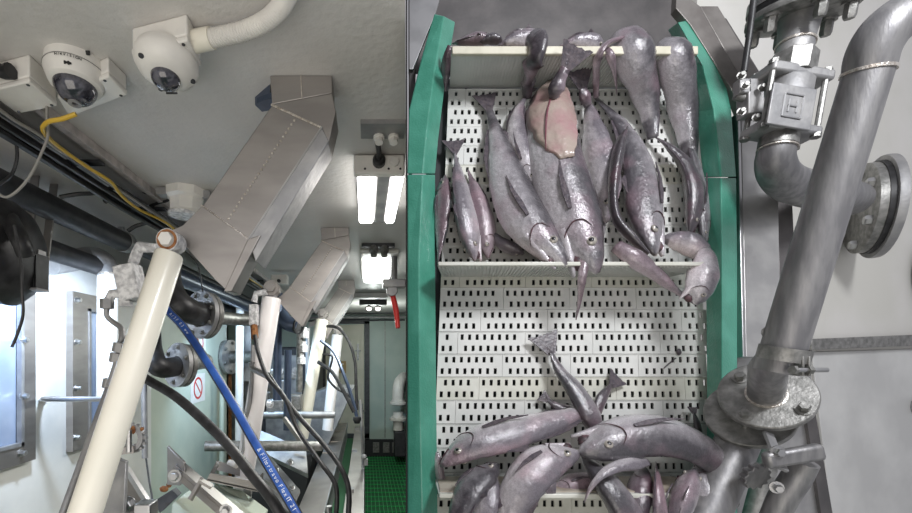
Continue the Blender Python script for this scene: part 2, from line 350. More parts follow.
ax = V((.02,-.10,-1)).normalized(); o0 = U(77,63,0)+V((0,0,.004))
O('camera_body', B().lathe(o0, ax, [(0,.050),(.002,.058),(.034,.060),(.042,.057),(.058,.050),(.062,.042)], 40), 'white', t)
O('body_seam', B().ring(o0+ax*.030, ax, .0602, .0608, .0015, 40), 'flange', t)
O('smoked_dome', B().lathe(o0+ax*.058, ax, [(0,.042)]+[(.040*math.sin(a), .042*math.cos(a)) for a in [i*math.pi/16 for i in range(1,9)]], 32), 'glass_dark', t)
O('lens_ring', B().ring(o0+ax*.098, ax, .006, .013, .003, 24), 'steel_dull', t)
O('indicator_light', B().ball(o0+ax*.068+V((-.025,-.033,.012)), .0025, 8), 'led', t)
ux = V((1,0,0)).cross(ax).cross(ax)*-1; ux.normalize(); uy = ax.cross(ux).normalized()
def round_text(s, rad, ang0, dang, size, z, parent, m, name='lettering'):
    for i, ch in enumerate(s):
        if ch == ' ': continue
        a = ang0+dang*i; n = (ux*math.cos(a)+uy*math.sin(a)); p = o0+ax*z+n*rad
        tx = n.cross(ax)*-1
        text(name, ch, size, parent, m, basis(p, tx if tx.x > 0 else -tx, -ax), .0003)
a0 = None
for cand in range(72):                                  # start where the camera side faces the viewer
    a = cand*math.pi/36; n = ux*math.cos(a)+uy*math.sin(a)
    if a0 is None or n.dot(V((.35,-1,0))) > best: best = n.dot(V((.35,-1,0))); a0 = a
sgn = 1 if (ux*math.cos(a0+.1)+uy*math.sin(a0+.1)).x > (ux*math.cos(a0)+uy*math.sin(a0)).x else -1
round_text('HIKVISION', .0612, a0-sgn*.36, sgn*.09, .0075, .036, t, 'ink_black')
e = B()
for k, (r1, r2) in enumerate(((.9,.5),(.5,1.),(1.,.6),(.5,.9))):
    n = ux*math.cos(a0-sgn*(.1-.06*k))+uy*math.sin(a0-sgn*(.1-.06*k)); p = o0+ax*.0485+n*.0555; e.box(p, (.003,.002,.007*r1))
O('printed_mark', e, 'ink_black', t)
n2 = ux*math.cos(a0+sgn*.55)+uy*math.sin(a0+sgn*.55)
O('printed_code', B().box(o0+ax*.014+n2*.0595, (.012,.002,.009)), 'ink_black', t)
# second dome camera on its deep box
t = E('conduit_box', 'square white box with grey conduit feeding the wide flat dome camera', 'box', U(165,45,.05))
ceil_box(t, 'c', [(132,54),(187,41),(201,66),(146,80)], .052)
O('conduit_adaptor', B().tube([U(193,42,.028), U(212,38,.028)], [.020,.019], 16, smooth=False), 'cream', t)
pts = [U(208,39,.028), U(228,35,.028), U(250,29,.028), U(270,18,.028), U(284,2,.028), U(291,-16,.028), U(296,-40,.028)]
P2, _ = spline(pts, [0]*len(pts), 16); rr = []; PP = []
for i, p in enumerate(P2): PP += [p]; rr += [.0170 if i % 2 else .0145]
t2 = O('corrugated_conduit', B().tube(PP, rr, 16, smooth=False), 'white', label='grey-white corrugated conduit curving along the ceiling from the camera box', cat='conduit')
t = E('dome_camera', 'white wide flat dome camera with small central lens under square box', 'camera', L(168,70,.80))
ax = V((.0,-.16,-1)).normalized(); o0 = L(167,62,.835)
O('camera_body', B().lathe(o0, ax, [(-.012,.056),(0,.060),(.008,.060),(.022,.052),(.030,.042),(.036,.028)], 40), 'white', t)
O('smoked_dome', B().lathe(o0+ax*.033+V((0,0,-.003)), ax, [(-.004,.0275)]+[(.021*math.sin(a), .0275*math.cos(a)) for a in [i*math.pi/16 for i in range(1,9)]], 28), 'glass_dark', t)
O('lens_ring', B().ring(o0+ax*.052, ax, .005, .009, .003, 20), 'steel_dull', t)
_, u_, v_ = frame_of(ax)
for a in (0.6, 2.5, 4.3): O('screw_hole', B().lathe(o0+ax*.0245+(u_*math.cos(a)+v_*math.sin(a))*.049, ax, [(0,.0055),(.003,.005)], 12), 'black_pipe', t)
O('lettering_strip', B().box(o0+ax*.036+V((.012,0,-.030)), (.022,.002,.003)), 'ink_black', t)
# round conduit lamp base
t = E('ceiling_fitting', 'round white ceiling fitting with cables beside the steel ducts', 'fitting', U(185,196,.05))
c = U(186,190,0); c = V((c.x, c.y, ZC))
O('fitting_body', B().lathe(c, (0,0,-1), [(0,.075),(.03,.075),(.04,.062),(.085,.060),(.092,.05)], 8), 'white', t)
O('fitting_cap', B().lathe(c+V((-.01,0,-.09)), (0,0,-1), [(0,.056),(.012,.054)], 24), 'valve_white', t)
O('fitting_lug', B().box(c+V((.07,.02,-.02)), (.05,.06,.03)), 'steel_dull', t); O('fitting_lug', B().box(c+V((-.07,-.02,-.02)), (.05,.05,.025)), 'steel_dull', t)
t = E('wall_box', 'small cream box with black plug beyond the nearest duct', 'box', L(280,284,3.2))
O('box_body', B().box(L(280,280,3.2), (.12,.08,.07)), 'white', t, bevel=.006); O('plug', B().lathe(L(279,281,3.16), (0,-1,0), [(0,.014),(.02,.012)], 12), 'black', t)
# ================================================================ ceiling lights
t = E('ceiling_light', 'nearest ceiling light with two glowing tubes and white end plate', 'light', U(385,180,.04))
def cb(b, x0, x1, y0, y1, z0, z1): return b.box(((x0+x1)/2, (y0+y1)/2, (z0+z1)/2), (x1-x0, y1-y0, z1-z0))
O('end_plate', B().prism([(-.036,1.33,ZC-.066),(.126,1.33,ZC-.066),(.126,1.33,ZC-.004),(-.036,1.33,ZC-.004)], (0,.03,0)), 'white', t, bevel=.006)
O('housing', cb(cb(B(), -.03, .128, 1.36, 1.86, ZC-.02, ZC-.002), .038,.084,1.36,1.84,ZC-.062,ZC-.02), 'steel_dull', t, bevel=.004)
def lit(x0, x1): return B().prism([(x0,1.36,ZC-.062),(x0+.006,1.36,ZC-.072),(x1-.006,1.36,ZC-.072),(x1,1.36,ZC-.062),(x1,1.36,ZC-.022),(x0,1.36,ZC-.022)], (0,.46,0))
O('light_tube', lit(-.026,.036), 'tube', t, bevel=.006)
O('light_tube', lit(.086,.127), 'tube', t, bevel=.006)
O('cable_gland', B().lathe((.044,1.33,ZC-.03), (0,-1,0), [(0,.020),(.02,.020),(.026,.014)], 16).tube([(.044,1.31,ZC-.028),(.042,1.27,ZC-.026),(.036,1.22,ZC-.02)], .008, 8), 'black', t)
O('blind_gland', B().lathe((.092,1.33,ZC-.03), (0,-1,0), [(0,.016),(.01,.014)], 16), 'white', t)
for x in (0.0,.075,.112): O('screw', B().lathe((x,1.33,ZC-.05), (0,-1,0), [(0,.004),(.002,.003)], 8), 'black', t)
t = E('gland_plate', 'small grey plate with two cable glands before nearest ceiling light', 'plate', (0.05,1.2,ZC-.02))
O('plate', cb(B(), -.012,.112,1.14,1.22,ZC-.012,ZC), 'steel_dull', t)
for x in (.040,.082): O('gland', B().lathe((x,1.205,ZC-.010), (0,-.3,-1), [(0,.016),(.012,.016),(.013,.012),(.026,.012)], hexn=8), 'white', t)
t = E('ceiling_light', 'second ceiling light, a square glowing panel farther along the aisle', 'light', (.07,3.0,ZC-.08))
O('housing', cb(B(), -.03,.205,2.52,3.36,ZC-.03,ZC-.002), 'white', t, bevel=.01)
O('lit_panel', B().prism([(-.018,2.62,ZC-.03),(.190,2.62,ZC-.03),(.180,2.64,ZC-.075),(-.008,2.64,ZC-.075)], (0,.66,0)), 'panel_lit', t, bevel=.01)
for x in (.05,.11): O('gland', B().lathe((x,2.42,ZC-.02), (0,-.4,-1), [(0,.026),(.03,.026),(.032,.018),(.06,.018)], hexn=8), 'flange', t)
O('gland_bar', cb(B(), -.02,.17,2.40,2.44,ZC-.02,ZC), 'black_pipe', t)
t = E('twin_spotlight', 'small twin spotlight on dark bar under the far ceiling', 'light', L(373,300,4.6))
O('bar', B().box(L(373,302,4.6), (.30,.10,.07)), 'black_pipe', t, bevel=.01); O('bracket', B().tube([L(373,300,4.6), V((L(373,300,4.6).x,4.6,ZC))], .02, 8), 'black_pipe', t)
for px in (369,378): sp_ = O('spot', B().lathe(L(px,306,4.55), (0,-.5,-1), [(0,.02),(.03,.042),(.035,.042)], 16), 'flange', t); O('spot_lens', B().lathe(L(px,308.5,4.535), (0,-.6,-1), [(0,.030),(.01,.026)], 16), 'spot_lit', sp_)
O('ceiling_beam', B().box((.05,4.35,ZC-.03), (.36,.12,.05)), 'ceil', label='low pale ceiling strip between square light and twin spotlight', cat='beam')

# ================================================================ cable tray and cables
tr = E('cable_tray', 'steel cable tray running along the ceiling above the left wall', 'tray', (-.88,3,ZC-.09))
O('side_rail', B().box((-.822,3.3,ZC-.014), (.022,5.4,.026)), 'rail_sheen', tr); O('inner_rail', B().box((-.975,3.3,ZC-.03), (.006,5.4,.05)), 'black_pipe', tr)
y = .9
while y < 5.9: O('rung', B().box((-.9,y,ZC-.036), (.15,.03,.008)), 'black_pipe', tr); y += .42
r_ = random.Random(3)
cabs = []
for i in range(9):
    xx = -.962+i*.0155; zz = ZC-.052-(i % 3)*.010; pts = []
    for k in range(12): pts.append(V((xx+r_.uniform(-.006,.006), .62+k*.48, zz+r_.uniform(-.006,.006)-.004)))
    O('power_cable', B().tube(pts, r_.uniform(.0065,.010), 7), 'black', label='black power cable strapped in the bundle along the ceiling tray', cat='cable', group='black cables in the ceiling tray')
O('data_cable', B().tube([U(-8,104,.086),U(14,120,.086),U(38,134,.086),U(60,151,.086),U(85,164,.086),U(100,177,.086),U(140,204,.086),U(175,227,.086),U(230,264,.086)], .0042, 7), 'grey_cable', label='thin light grey cable on the underside of the black cable bundle', cat='cable')
O('yellow_cable', B().tube([L(76,114,.93),L(62,119,.93),L(48,122,.94),L(43,131,.98),U(58,146,.094),U(80,162,.094),U(92,170,.094),U(104,177,.094),U(113,184,.094),U(122,196,.094),U(140,210,.094),U(165,222,.094),U(190,240,.094),U(262,287,.094)], [.005]*14, 8), 'yellow', label='yellow cable looping out and back along the ceiling tray', cat='cable')
O('loop_cable', B().tube([L(47,100,.98),L(47,118,.98),L(48,135,.98),L(42,152,.98),L(30,176,.98),L(16,192,.98),L(4,197,.98),L(-6,186,.98),L(-12,165,1.0)], .0030, 8), 'grey_cable', label='grey cable hanging in a long loop below the cream box', cat='cable')
O('drop_cable', B().tube([L(12,128,1.12),L(16,142,1.14),L(17,158,1.15),L(13,172,1.16),L(8,178,1.17),L(0,184,1.2)], .0045, 8), 'black', label='short thin black cable dropping from the tray at far left', cat='cable')
t = O('tied_cable', B().tube([L(60,197,1.5),L(78,194,1.52),L(95,193,1.55),L(112,188,1.58),L(128,182,1.62),L(145,192,1.66),L(168,197,1.7),L(182,195,1.72)], .008, 8).tube([L(103,193,1.55),L(106,202,1.55),L(104,200,1.55)], .006, 6), 'black', label='black cable with tape tail crossing to the round ceiling fitting', cat='cable')
O('branch_cable', B().tube([L(128,231,1.9),L(136,226,1.9),L(148,222,1.9),L(154,214,1.85),L(152,206,1.8)], .009, 8), 'black', label='short black cable bending up near the end of the big pipe', cat='cable')
O('branch_cable', B().tube([L(150,206,1.72),L(158,203,1.7),L(168,200,1.68),L(172,192,1.66)], .006, 8), 'black', label='black cable curling just under the round ceiling fitting', cat='cable')
O('thin_cable', B().tube([L(170,240,1.7),L(196,262,1.8),L(203,292,1.85)], .003, 6), 'black', label='thin black cable dropping behind nearest duct to upper flange', cat='cable')
# ================================================================ pipes along the left wall
t = E('overhead_pipe', 'thick black pipe hung along the left wall below the cable tray', 'pipe', (-1.15,1.5,CZ+.48))
O('pipe_run', B().tube([(-1.15,.5,CZ+.539),(-1.15,2.02,CZ+.539)], .046, 24), 'black_pipe', t)
O('clamp_band', B().ring((-1.15,1.99,CZ+.539), (0,1,0), .040, .050, .035), 'steel_dull', t)
O('reducer', B().lathe((-1.15,2.02,CZ+.539), (0,1,0), [(0,.044),(.06,.03),(2.6,.03)], 20), 'black_pipe', t)
O('drain_cock', B().tube([L(133,238,2.02),L(134,246,2.02)], .008, 8).tube([L(130,243,2.02),L(138,243,2.02)], .005, 6), 'steel_dull', t)
O('overhead_pipe', B().tube([(-1.26,.6,CZ+.42),(-1.26,4.2,CZ+.42)], .042, 20), 'black_pipe', label='second black pipe tucked beneath and behind the thick black pipe', cat='pipe')
O('overhead_pipe', B().tube([(-1.05,2.2,CZ+.44),(-1.05,5.9,CZ+.44)], .05, 16), 'blue_dark', label='dark blue-grey pipe running deep behind the white cylinders', cat='pipe')
for i, (px, d) in enumerate(((44,1.55),(128,2.3))):
    t = E('pipe_hanger', ['double steel strap hanger around black pipe near cream box','small steel hanger at the far end of the black pipe'][i], 'bracket', L(px,200,d))
    if i == 0:
        O('strap', B().bar(L(36,170,1.5), L(26,262,1.5), .028, .006, (0,1,0)), 'steel', t); O('strap', B().bar(L(55,176,1.58), L(44,268,1.5), .028, .006, (0,1,0)), 'steel', t)
        O('cross_bar', B().bar(L(35,171,1.5), L(57,179,1.58), .016, .02, (0,1,0)), 'steel_dull', t)
    else: O('strap', B().bar(L(121,218,2.1), L(121,240,2.1), .03, .008, (0,1,0)).bar(L(121,218,2.1), L(136,224,2.2), .03, .008, (0,1,0)), 'steel_dull', t)
t = E('work_light', 'black round work light with ribbed heat sink at left edge', 'light', L(5,300,1.2))
O('lamp_body', B().lathe(L(-10,252,1.2), V((1,.25,-.05)), [(-.02,.10),(.02,.145),(.055,.150),(.085,.125),(.105,.09),(.112,.05)], 32), 'black', t)
O('lamp_arm', B().tube([L(3,205,1.2),L(11,222,1.15),L(20,240,1.1),L(26,255,1.12)], .022, 10), 'black', t)
fn = B()
for k in range(7): fn.box(L(30+k*2.0,272,1.25), (.0035,.05,.10))
fn.box(L(36,272,1.26), (.04,.02,.085)); hs = O('heat_sink', fn, 'black', t); O('sink_rim', B().box(L(34,290,1.25), (.055,.05,.006)).box(L(34,254,1.25), (.05,.03,.02)), 'steel_dull', hs)
O('hanging_cable', B().tube([L(14,225,1.05),L(21,262,1.05),L(22,290,1.05),L(23,315,1.06),L(17,335,1.06),L(12,347,1.06)], .0035, 8), 'black', label='thin black cable hanging below the black work light', cat='cable')
# windows on the left wall
def window(n, outer, inner, bolts):
    # outer/inner: (px near, px far, z top, z bottom)
    y0 = 1.4*F/(CX-outer[0]); y1 = 1.4*F/(CX-outer[1]); f0 = 1.4*F/(CX-inner[0]); f1 = 1.4*F/(CX-inner[1])
    zt, zb = outer[2], outer[3]; it, ib = inner[2], inner[3]
    g = B(); cbx = lambda a0,a1,b0,b1: g.box((-1.385,(a0+a1)/2,(b0+b1)/2), (.035,a1-a0,b1-b0))
    cbx(y0,f0,zb,zt); cbx(f1,y1,zb,zt); cbx(f0,f1,it,zt); cbx(f0,f1,zb,ib)
    fr = struct('window_%d' % n, g, 'steel')
    O('window_pane', B().box((-1.392,(f0+f1)/2,(it+ib)/2), (.012,f1-f0,it-ib)), 'pane', fr)
    rim = B(); r2 = lambda a0,a1,b0,b1: rim.box((-1.372,(a0+a1)/2,(b0+b1)/2), (.02,a1-a0,b1-b0))
    e = .014; r2(f0,f0+e,ib,it); r2(f1-e,f1,ib,it); r2(f0,f1,it-e,it); r2(f0,f1,ib,ib+e); O('window_gasket', rim, 'steel_dull', fr)
    for px, py in bolts:
        p = W(px, py, .03); O('bolt', hexbolt(B(), p, (1,0,0), .011, .02), 'steel_bright', fr)
z_at = lambda px, py: CZ+(CY-py)/F*(1.4*F/(CX-px))
window(1, (-60, 28, CZ+.28, z_at(22,461)), (-60+18, 15, CZ+.22, z_at(13,446)), ((22,340),(22,396),(20,453)))
window(2, (66, 112, CZ+.30, z_at(75,449)), (82, 104, CZ+.23, z_at(90,432)), ((76,300),(76,342),(76,388),(75,437)))
t = E('elbow_pipe', 'grey steel pipe bending down to a pale vertical run beside second window', 'pipe', L(110,400,2.0))
O('pipe_run', B().tube([L(50,264,1.75),L(70,261,1.85),L(88,257,1.95),L(98,258,1.97),L(106,264,2.0),L(108,276,2.0)], .046, 18), 'steel_dull', t)
O('riser', B().tube([L(108,274,2.0),L(107,400,2.0)], .045, 18), 'white', t); O('weld_ring', B().ring(L(108,275,2.0), (0,0,1), .04, .048, .008), 'weld', t)
t = E('grab_rail', 'short thin horizontal rail standing off the white wall', 'rail', W(42,402,0))
O('rail', B().tube([W(42,399,.0),W(44,399,.06),L(50,399,1.72),L(103,399,1.72)], .011, 10, smooth=False), 'steel_bright', t)
O('foot', B().lathe(W(42,399,.0), (1,0,0), [(0,.02),(.01,.016)], 12), 'white', t)
# ================================================================ ducts + cylinders (three rams)
def duct(i, dy, ddx, label, tone):
    Y = .96; n = .085
    def D(px, py, d=0.0):
        return V(((px-CX)/F*Y+ddx, Y+d+dy, CZ+(CY-py)/F*Y))
    t = E('steel_duct', label, 'duct', D(225,285), 'angled stainless ducts')
    y1 = n
    face = [D(272,105),D(322,128),D(249,240),D(202,206)]
    O('duct_body', B().prism(face, (0,y1,0)), tone, t, bevel=.0025)
    def top(px): return D(px, 355-CE*F/Y)
    O('top_collar', B().prism([D(270,75.5),D(332,75.5),D(332,93),D(272,104)], (0,y1,0)), tone, t, bevel=.0015)
    O('elbow_panel', B().prism([D(272,104.3),D(332,93.3),D(336,112),D(329,142),D(322,128)], (0,y1,0)), tone, t, bevel=.0015)
    O('side_rim', B().prism([D(322,128,-.004),D(329,142,-.004),D(256,262,-.004),D(249,240,-.004)], (0,y1+.004,0)), 'steel_dull', t, bevel=.002)
    O('hinge_plate', B().prism([D(203,207,-.006),D(249,240,-.006),D(229,292,-.006),D(216,280,-.006),D(184,244,-.006),D(166,252,-.006),D(161,243,-.006),D(166,234,-.006),D(184,226,-.006)], (0,.008,0)), tone, t, bevel=.001)
    O('end_flap', B().prism([D(249,240,-.010),D(262,236,-.010),D(233,292,-.010),D(225,292,-.010)], (0,y1*.8,0)), tone, t, bevel=.002)
    sb = B()
    for a, c in (((297,116.5),(226,223)), ((272,105),(322,128)), ((202,206),(249,240))):
        N = 26
        for k in range(N):
            px = a[0]+(c[0]-a[0])*k/N; py = a[1]+(c[1]-a[1])*k/N; sb.ball(D(px,py,-.001), .0032, 6, (1,.6,1))
    sb.bar(D(301,70+6,-.001), D(302,98,-.001), .002, .004, (0,1,0)); O('weld_seam', sb, 'weld', t, kind='stuff')
    O('side_weld', B().bar(D(322,128,-.004), D(249,240,-.004), .004, .004, (0,1,0)), 'steel_bright', t)
    sh = V((ddx,dy,0))
    return t
duct(0, 0, 0, 'nearest and largest angled stainless duct under the ceiling', 'steel')
duct(1, 1.14, -.005, 'middle angled stainless duct, behind and right of the nearest', 'steel')
duct(2, 2.62, -.015, 'farthest and smallest angled stainless duct near the square light', 'steel')
O('ceiling_patch', B().prism([U(255,97,.0),U(270,84,.0),U(272,102,.0),U(262,104,.0)], (0,0,-.02)).prism([U(257,98,.02),U(272,92,.02),U(274,106,.02)], (0,0,-.012)), 'blue_dark', label='small blue-grey torn foil corner by the nearest duct collar', cat='foil')
def ram(px0, py0, d0, px1, py1, d1, r, m, label, rust=True):
    a = L(px0, py0, d0); c = L(px1, py1, d1); ax = (c-a).normalized()
    t = E('hydraulic_cylinder', label, 'cylinder', c, 'cream and white hydraulic cylinders')
    O('barrel', B().lathe(a+ax*r*.9, ax, [(0,r*.93),(r*.12,r),((c-a).length,r)], 28), m, t)
    O('rod_eye', B().lathe(a+V((0,r*.5,0)), (0,-1,0), [(0,r*.8),(r*1.45,r*.8)], 20), 'valve_white' if rust else 'steel', t)
    O('pin_bolt', B().lathe(a+V((0,-r*.95,0)), (0,-1,0), [(0,r*.55),(r*.35,r*.5)], hexn=6), 'white' if rust else 'steel', t)
    O('clevis', B().tube([a, a+ax*r*1.1], r*.6, 12), 'steel_dull', t)
    if rust:
        q = a+ax*r*1.25+V((0,-r*.9,0)); O('rust_stain', B().ring(a+V((0,-r*.96,0)), (0,-1,0), r*.55, r*.72, .002, 20).box(q+V((r*.2,0,-r*.35)), (r*.16,r*.12,r*.8)), 'rust', t)
    return t
ram(173,243,.925, 60,590,.78,.0300,'cream','large cream hydraulic cylinder in the left foreground, rusty pin on top')
ram(273,289,2.05, 242,492,2.1,.046,'white_cyl','white hydraulic cylinder behind blue hose, pinned to the middle duct', False)
ram(323,314,3.5, 303,432,3.5,.052,'cream','thin yellowish hydraulic cylinder, pinned to the farthest duct', False)
ram(338,330,3.9, 328,425,3.9,.05,'white_cyl','faint bluish white cylinder just right of the yellowish one', False)
# valve block and tubing of the big ram
t = E('hydraulic_valve', 'speckled white valve block with fittings left of the large cream cylinder', 'valve', L(132,300,1.05))
X = V((.95,0,.2)).normalized(); Z = V((-.2,0,.95)).normalized()
O('block', B().box(L(131,283,1.05), (.052,.05,.088), (X, V((0,1,0)), Z)), 'valve_white', t, bevel=.004)
O('elbow_fitting', B().tube([L(133,264,1.05),L(137,253,1.05),L(140,247,1.05),L(156,248,1.04)], [.013,.013,.014,.011], 8, smooth=False), 'valve_white', t)
O('side_fitting', B().tube([L(124,293,1.04),L(112,294,1.04),L(108,302,1.04)], .012, 8, smooth=False), 'valve_white', t)
O('nut', B().lathe(L(107,299,1.04), (0,0,-1), [(0,.016),(.024,.016)], hexn=6), 'steel_dull', t); O('nut', B().lathe(L(126,301,1.04), (0,0,-1), [(0,.015),(.014,.015)], hexn=6), 'valve_white', t)
O('drain_tube', B().tube([L(107,307,1.04),L(107,316,1.04),L(113,322,1.04),L(121,328,1.03),L(122,338,1.02),L(119,346,1.02),L(117,360,1.0),L(109,386,.98)], .0065, 10), 'steel_dull', t)
for px, py in ((119,347),(116,357),(109,383)): O('nut', B().lathe(L(px,py-4,1.0), (-.2,0,-1), [(0,.012),(.022,.012)], hexn=6), 'steel_dull', t)
O('return_tube', B().tube([L(108,388,.97),L(60,520,.82)], .0065, 10), 'steel_dull', t)
# ================================================================ flanges and black elbows on the left
def flange_assy(label, c, axis, r, r_in, th, nb, parts):
    t = E('pipe_flange', label, 'flange', c+V((0,0,-r)))
    a, u, v = frame_of(axis)
    O('flange_ring', B().ring(c, a, r_in, r, th, 40), 'steel_dull' , t); O('counter_flange', B().ring(c-a*th*1.3, a, r_in, r*.98, th, 40), 'flange', t)
    for k in range(nb):
        an = 2*math.pi*(k+.4)/nb; O('bolt', hexbolt(B(), c+a*th+(u*math.cos(an)+v*math.sin(an))*r*.8, a, r*.085, r*.09), 'flange', t)
    for nm, b, m in parts: O(nm, b, m, t)
    return t
c1 = L(203,315,1.9); a1 = V((-.50,-.86,.05))
flange_assy('larger upper bolted flange with black elbow left of middle duct', c1, a1, .108, .058, .022, 8,
   [('black_elbow', B().tube([L(168,262,1.80),L(168,280,1.74),L(174,298,1.68),L(187,310,1.70),L(203,315,1.9)], .052, 18), 'black'), ('back_pipe', B().tube([c1, L(232,319,2.25), L(272,321,2.5)], .034, 14), 'flange')])
c2 = L(180,365,1.9); a2 = V((-.55,-.83,.08))
flange_assy('lower bolted steel flange with short black elbow behind cream cylinder', c2, a2, .100, .04, .02, 6,
   [('black_elbow', B().tube([L(150,330,1.85),L(152,352,1.8),L(160,367,1.78),L(180,366,1.9)], .044, 18), 'black'), ('back_pipe', B().tube([c2, L(192,363,2.1), L(206,361,2.3)], .04, 14), 'flange')])
c3 = L(229,357,4.15); a3 = V((1,-.25,0))
flange_assy('narrow edge-on flange with stub pipe on the green wall', c3, a3, .17, .06, .03, 6,
   [('back_pipe', B().tube([L(219,357,4.2), c3, L(264,357,4.0)], .060, 14), 'flange')])
# stickers: red circle with slash
for i, (px, py) in enumerate(((199,343),(198,388))):
    t = E('warning_sticker', ['red circle warning sticker partly hidden beneath upper flange','red crossed circle warning sticker below the blue hose'][i], 'sticker', W(px,py+14,.0))
    c = W(px, py, .002); O('sticker_sheet', B().box(c, (.002,.30,.24)), 'white', t)
    O('red_ring', B().ring(c+V((.001,0,0)), (1,0,0), .075, .092, .002, 28), 'red', t); O('red_slash', B().bar(c+V((.003,-.06,.055)), c+V((.003,.06,-.055)), .012, .001, (1,0,0)), 'red', t)
# ================================================================ hoses
hp = [L(160,300,1.30),L(170,313,1.26),L(184,328,1.22),L(207,362,1.16),L(234,406,1.10),L(254,441,1.05),L(271,470,1.01),L(290,502,.97),L(312,541,.93)]
t = E('blue_hose', 'black rubber hose with printed blue stripe crossing the foreground', 'hose', hp[-1])
O('hose_body', B().tube(hp, [.0125]*9, 14), 'black', t)
P2, _ = spline(hp, [0]*9, 8)
vs = []; fs = []
for i, p in enumerate(P2):
    tn = (P2[min(i+1,len(P2)-1)]-P2[max(i-1,0)]).normalized(); n = (V((0,0,CZ))-p); n = (n-tn*n.dot(tn)).normalized(); s_ = tn.cross(n)
    for k in range(7):
        a = (-.80+k*.25); vs.append(p+(n*math.cos(a)+s_*math.sin(a))*.0133)
for i in range(len(P2)-1):
    for k in range(6): fs.append((i*7+k, i*7+k+1, (i+1)*7+k+1, (i+1)*7+k))
O('blue_stripe', B().add(vs, fs), 'blue', t)
def hose_text(s, i0, step, size, flip=1):
    # letters laid one by one along the stripe
    acc = [0]
    for i in range(1, len(P2)): acc.append(acc[-1]+(P2[i]-P2[i-1]).length)
    d = i0
    for ch in s:
        i = max(j for j in range(len(acc)) if acc[j] <= d); i = min(i, len(P2)-2); f = (d-acc[i])/(acc[i+1]-acc[i]); p = P2[i].lerp(P2[i+1], f)
        tn = (P2[i+1]-P2[i]).normalized(); n = (V((0,0,CZ))-p); n = (n-tn*n.dot(tn)).normalized(); up = n.cross(tn)
        if ch != ' ': text('lettering', ch, size, t, 'ink', basis(p+n*.0137, tn, up), .0002)
        d += step*(.6 if ch in ' litf1I' else 1.0)
L0 = sum((P2[i+1]-P2[i]).length for i in range(44))
hose_text('& Filtertravo FlexIT 21', L0-.012, .0092, .0140)
hose_text('A/2F 03 ww', .10, .0118, .012)
O('black_hose', B().tube([L(128,366,1.28),L(148,380,1.25),L(175,396,1.2),L(203,420,1.15),L(228,445,1.1),L(252,475,1.06),L(272,500,1.02),L(292,535,1.0)], .0135, 14), 'black', label='thick plain black hose arching below the blue striped hose', cat='hose')
O('loop_hose', B().tube([L(255,335,1.9),L(258,352,1.88),L(268,378,1.85),L(285,398,1.8),L(298,430,1.75),L(320,462,1.65),L(332,478,1.62),L(337,495,1.6),L(334,540,1.6)], .0095, 10), 'black', label='black hose running from middle cylinder down to the trough, left one', cat='hose')
O('loop_hose', B().tube([L(268,374,1.95),L(280,392,1.9),L(300,418,1.85),L(325,446,1.75),L(342,470,1.68),L(349,495,1.65),L(346,540,1.62)], .011, 10), 'black', label='black hose running from middle cylinder down to the trough, right one', cat='hose')
t = E('ram_valve', 'slim white valve with hose fittings beside the white cylinder', 'valve', L(254,335,2.0))
O('valve_body', B().box(L(254,315,2.0), (.04,.04,.10)), 'valve_white', t, bevel=.004); O('elbow_fitting', B().tube([L(254,302,2.0),L(256,294,2.0),L(267,292,2.0)], .016, 8, smooth=False), 'valve_white', t)
O('hose_end', B().tube([L(254,326,1.98),L(255,338,1.95)], .017, 8), 'rust', t)
O('hose_fitting', B().tube([L(252,362,2.0),L(252,368,2.0),L(268,376,1.95)], .017, 8, smooth=False), 'steel_bright', t)
O('supply_pipe', B().tube([L(253,345,2.02),L(252,372,2.02),L(250,400,2.02),L(245,425,2.05),L(243,452,2.05),L(232,458,2.05)], .010, 8), 'steel_dull', t)
for i, (pts, r, m) in enumerate((
    ([L(322,326,3.5),L(338,328,3.45),L(349,342,3.4),L(355,362,3.4),L(356,385,3.4),L(357,410,3.4)], .013, 'black'),
    ([L(320,340,3.4),L(334,352,3.4),L(344,375,3.35),L(352,398,3.35),L(357,418,3.35)], .014, 'blue_dark'),
    ([L(318,362,3.4),L(332,372,3.35),L(344,392,3.3),L(354,412,3.3)], .016, 'black'),
    ([L(320,354,3.5),L(332,356,3.5),L(330,368,3.5),L(328,378,3.5),L(336,388,3.5),L(352,398,3.5),L(357,415,3.5)], .010, 'black'))):
    O('service_hose', B().tube(pts, r, 8), m, label=['black hose arching highest over the far trough end','blue-grey hose sloping to the far trough end','thick black hose lowest of those at the far trough end','thin black hose curling in a loop before the cream door'][i], cat='hose')
O('hose_clip', B().lathe(L(357,417,3.3), (0,0,-1), [(0,.03),(.02,.034),(.05,.02)], 12), 'black', label='black clip gathering the hoses at the far trough end', cat='clip')
# ================================================================ trough and machinery
t = E('conveyor_trough', 'long stainless trough running away beside the green walkway', 'trough', (-.2,3.5,0))
ZT = CZ-.9
def strip(b, x0, x1, z0, z1, y0, y1, th=.01): return b.hexa([V((x0,y0,z0)),V((x1,y0,z1)),V((x1,y1,z1)),V((x0,y1,z0)),V((x0,y0,z0-th)),V((x1,y0,z1-th)),V((x1,y1,z1-th)),V((x0,y1,z0-th))])
O('top_flange', strip(B(), -.40,-.235,ZT-.02,ZT,1.4,5.6), 'steel', t); O('flange_lip', B().box((-.232,3.5,ZT-.02), (.008,4.2,.06)), 'steel_bright', t)
O('outer_plate', strip(B(), -.13,-.012,ZT-.04,ZT-.05,1.4,5.6), 'steel', t); O('outer_side', B().box((-.010,3.5,ZT-.45), (.006,4.2,.82)), 'steel_dull', t)
O('trough_bottom', B().box((-.19,3.5,ZT-.22), (.12,4.2,.02)), 'green_deck', t); O('inner_wall', B().box((-.24,3.5,ZT-.24), (.006,4.2,.40)), 'steel_dull', t)
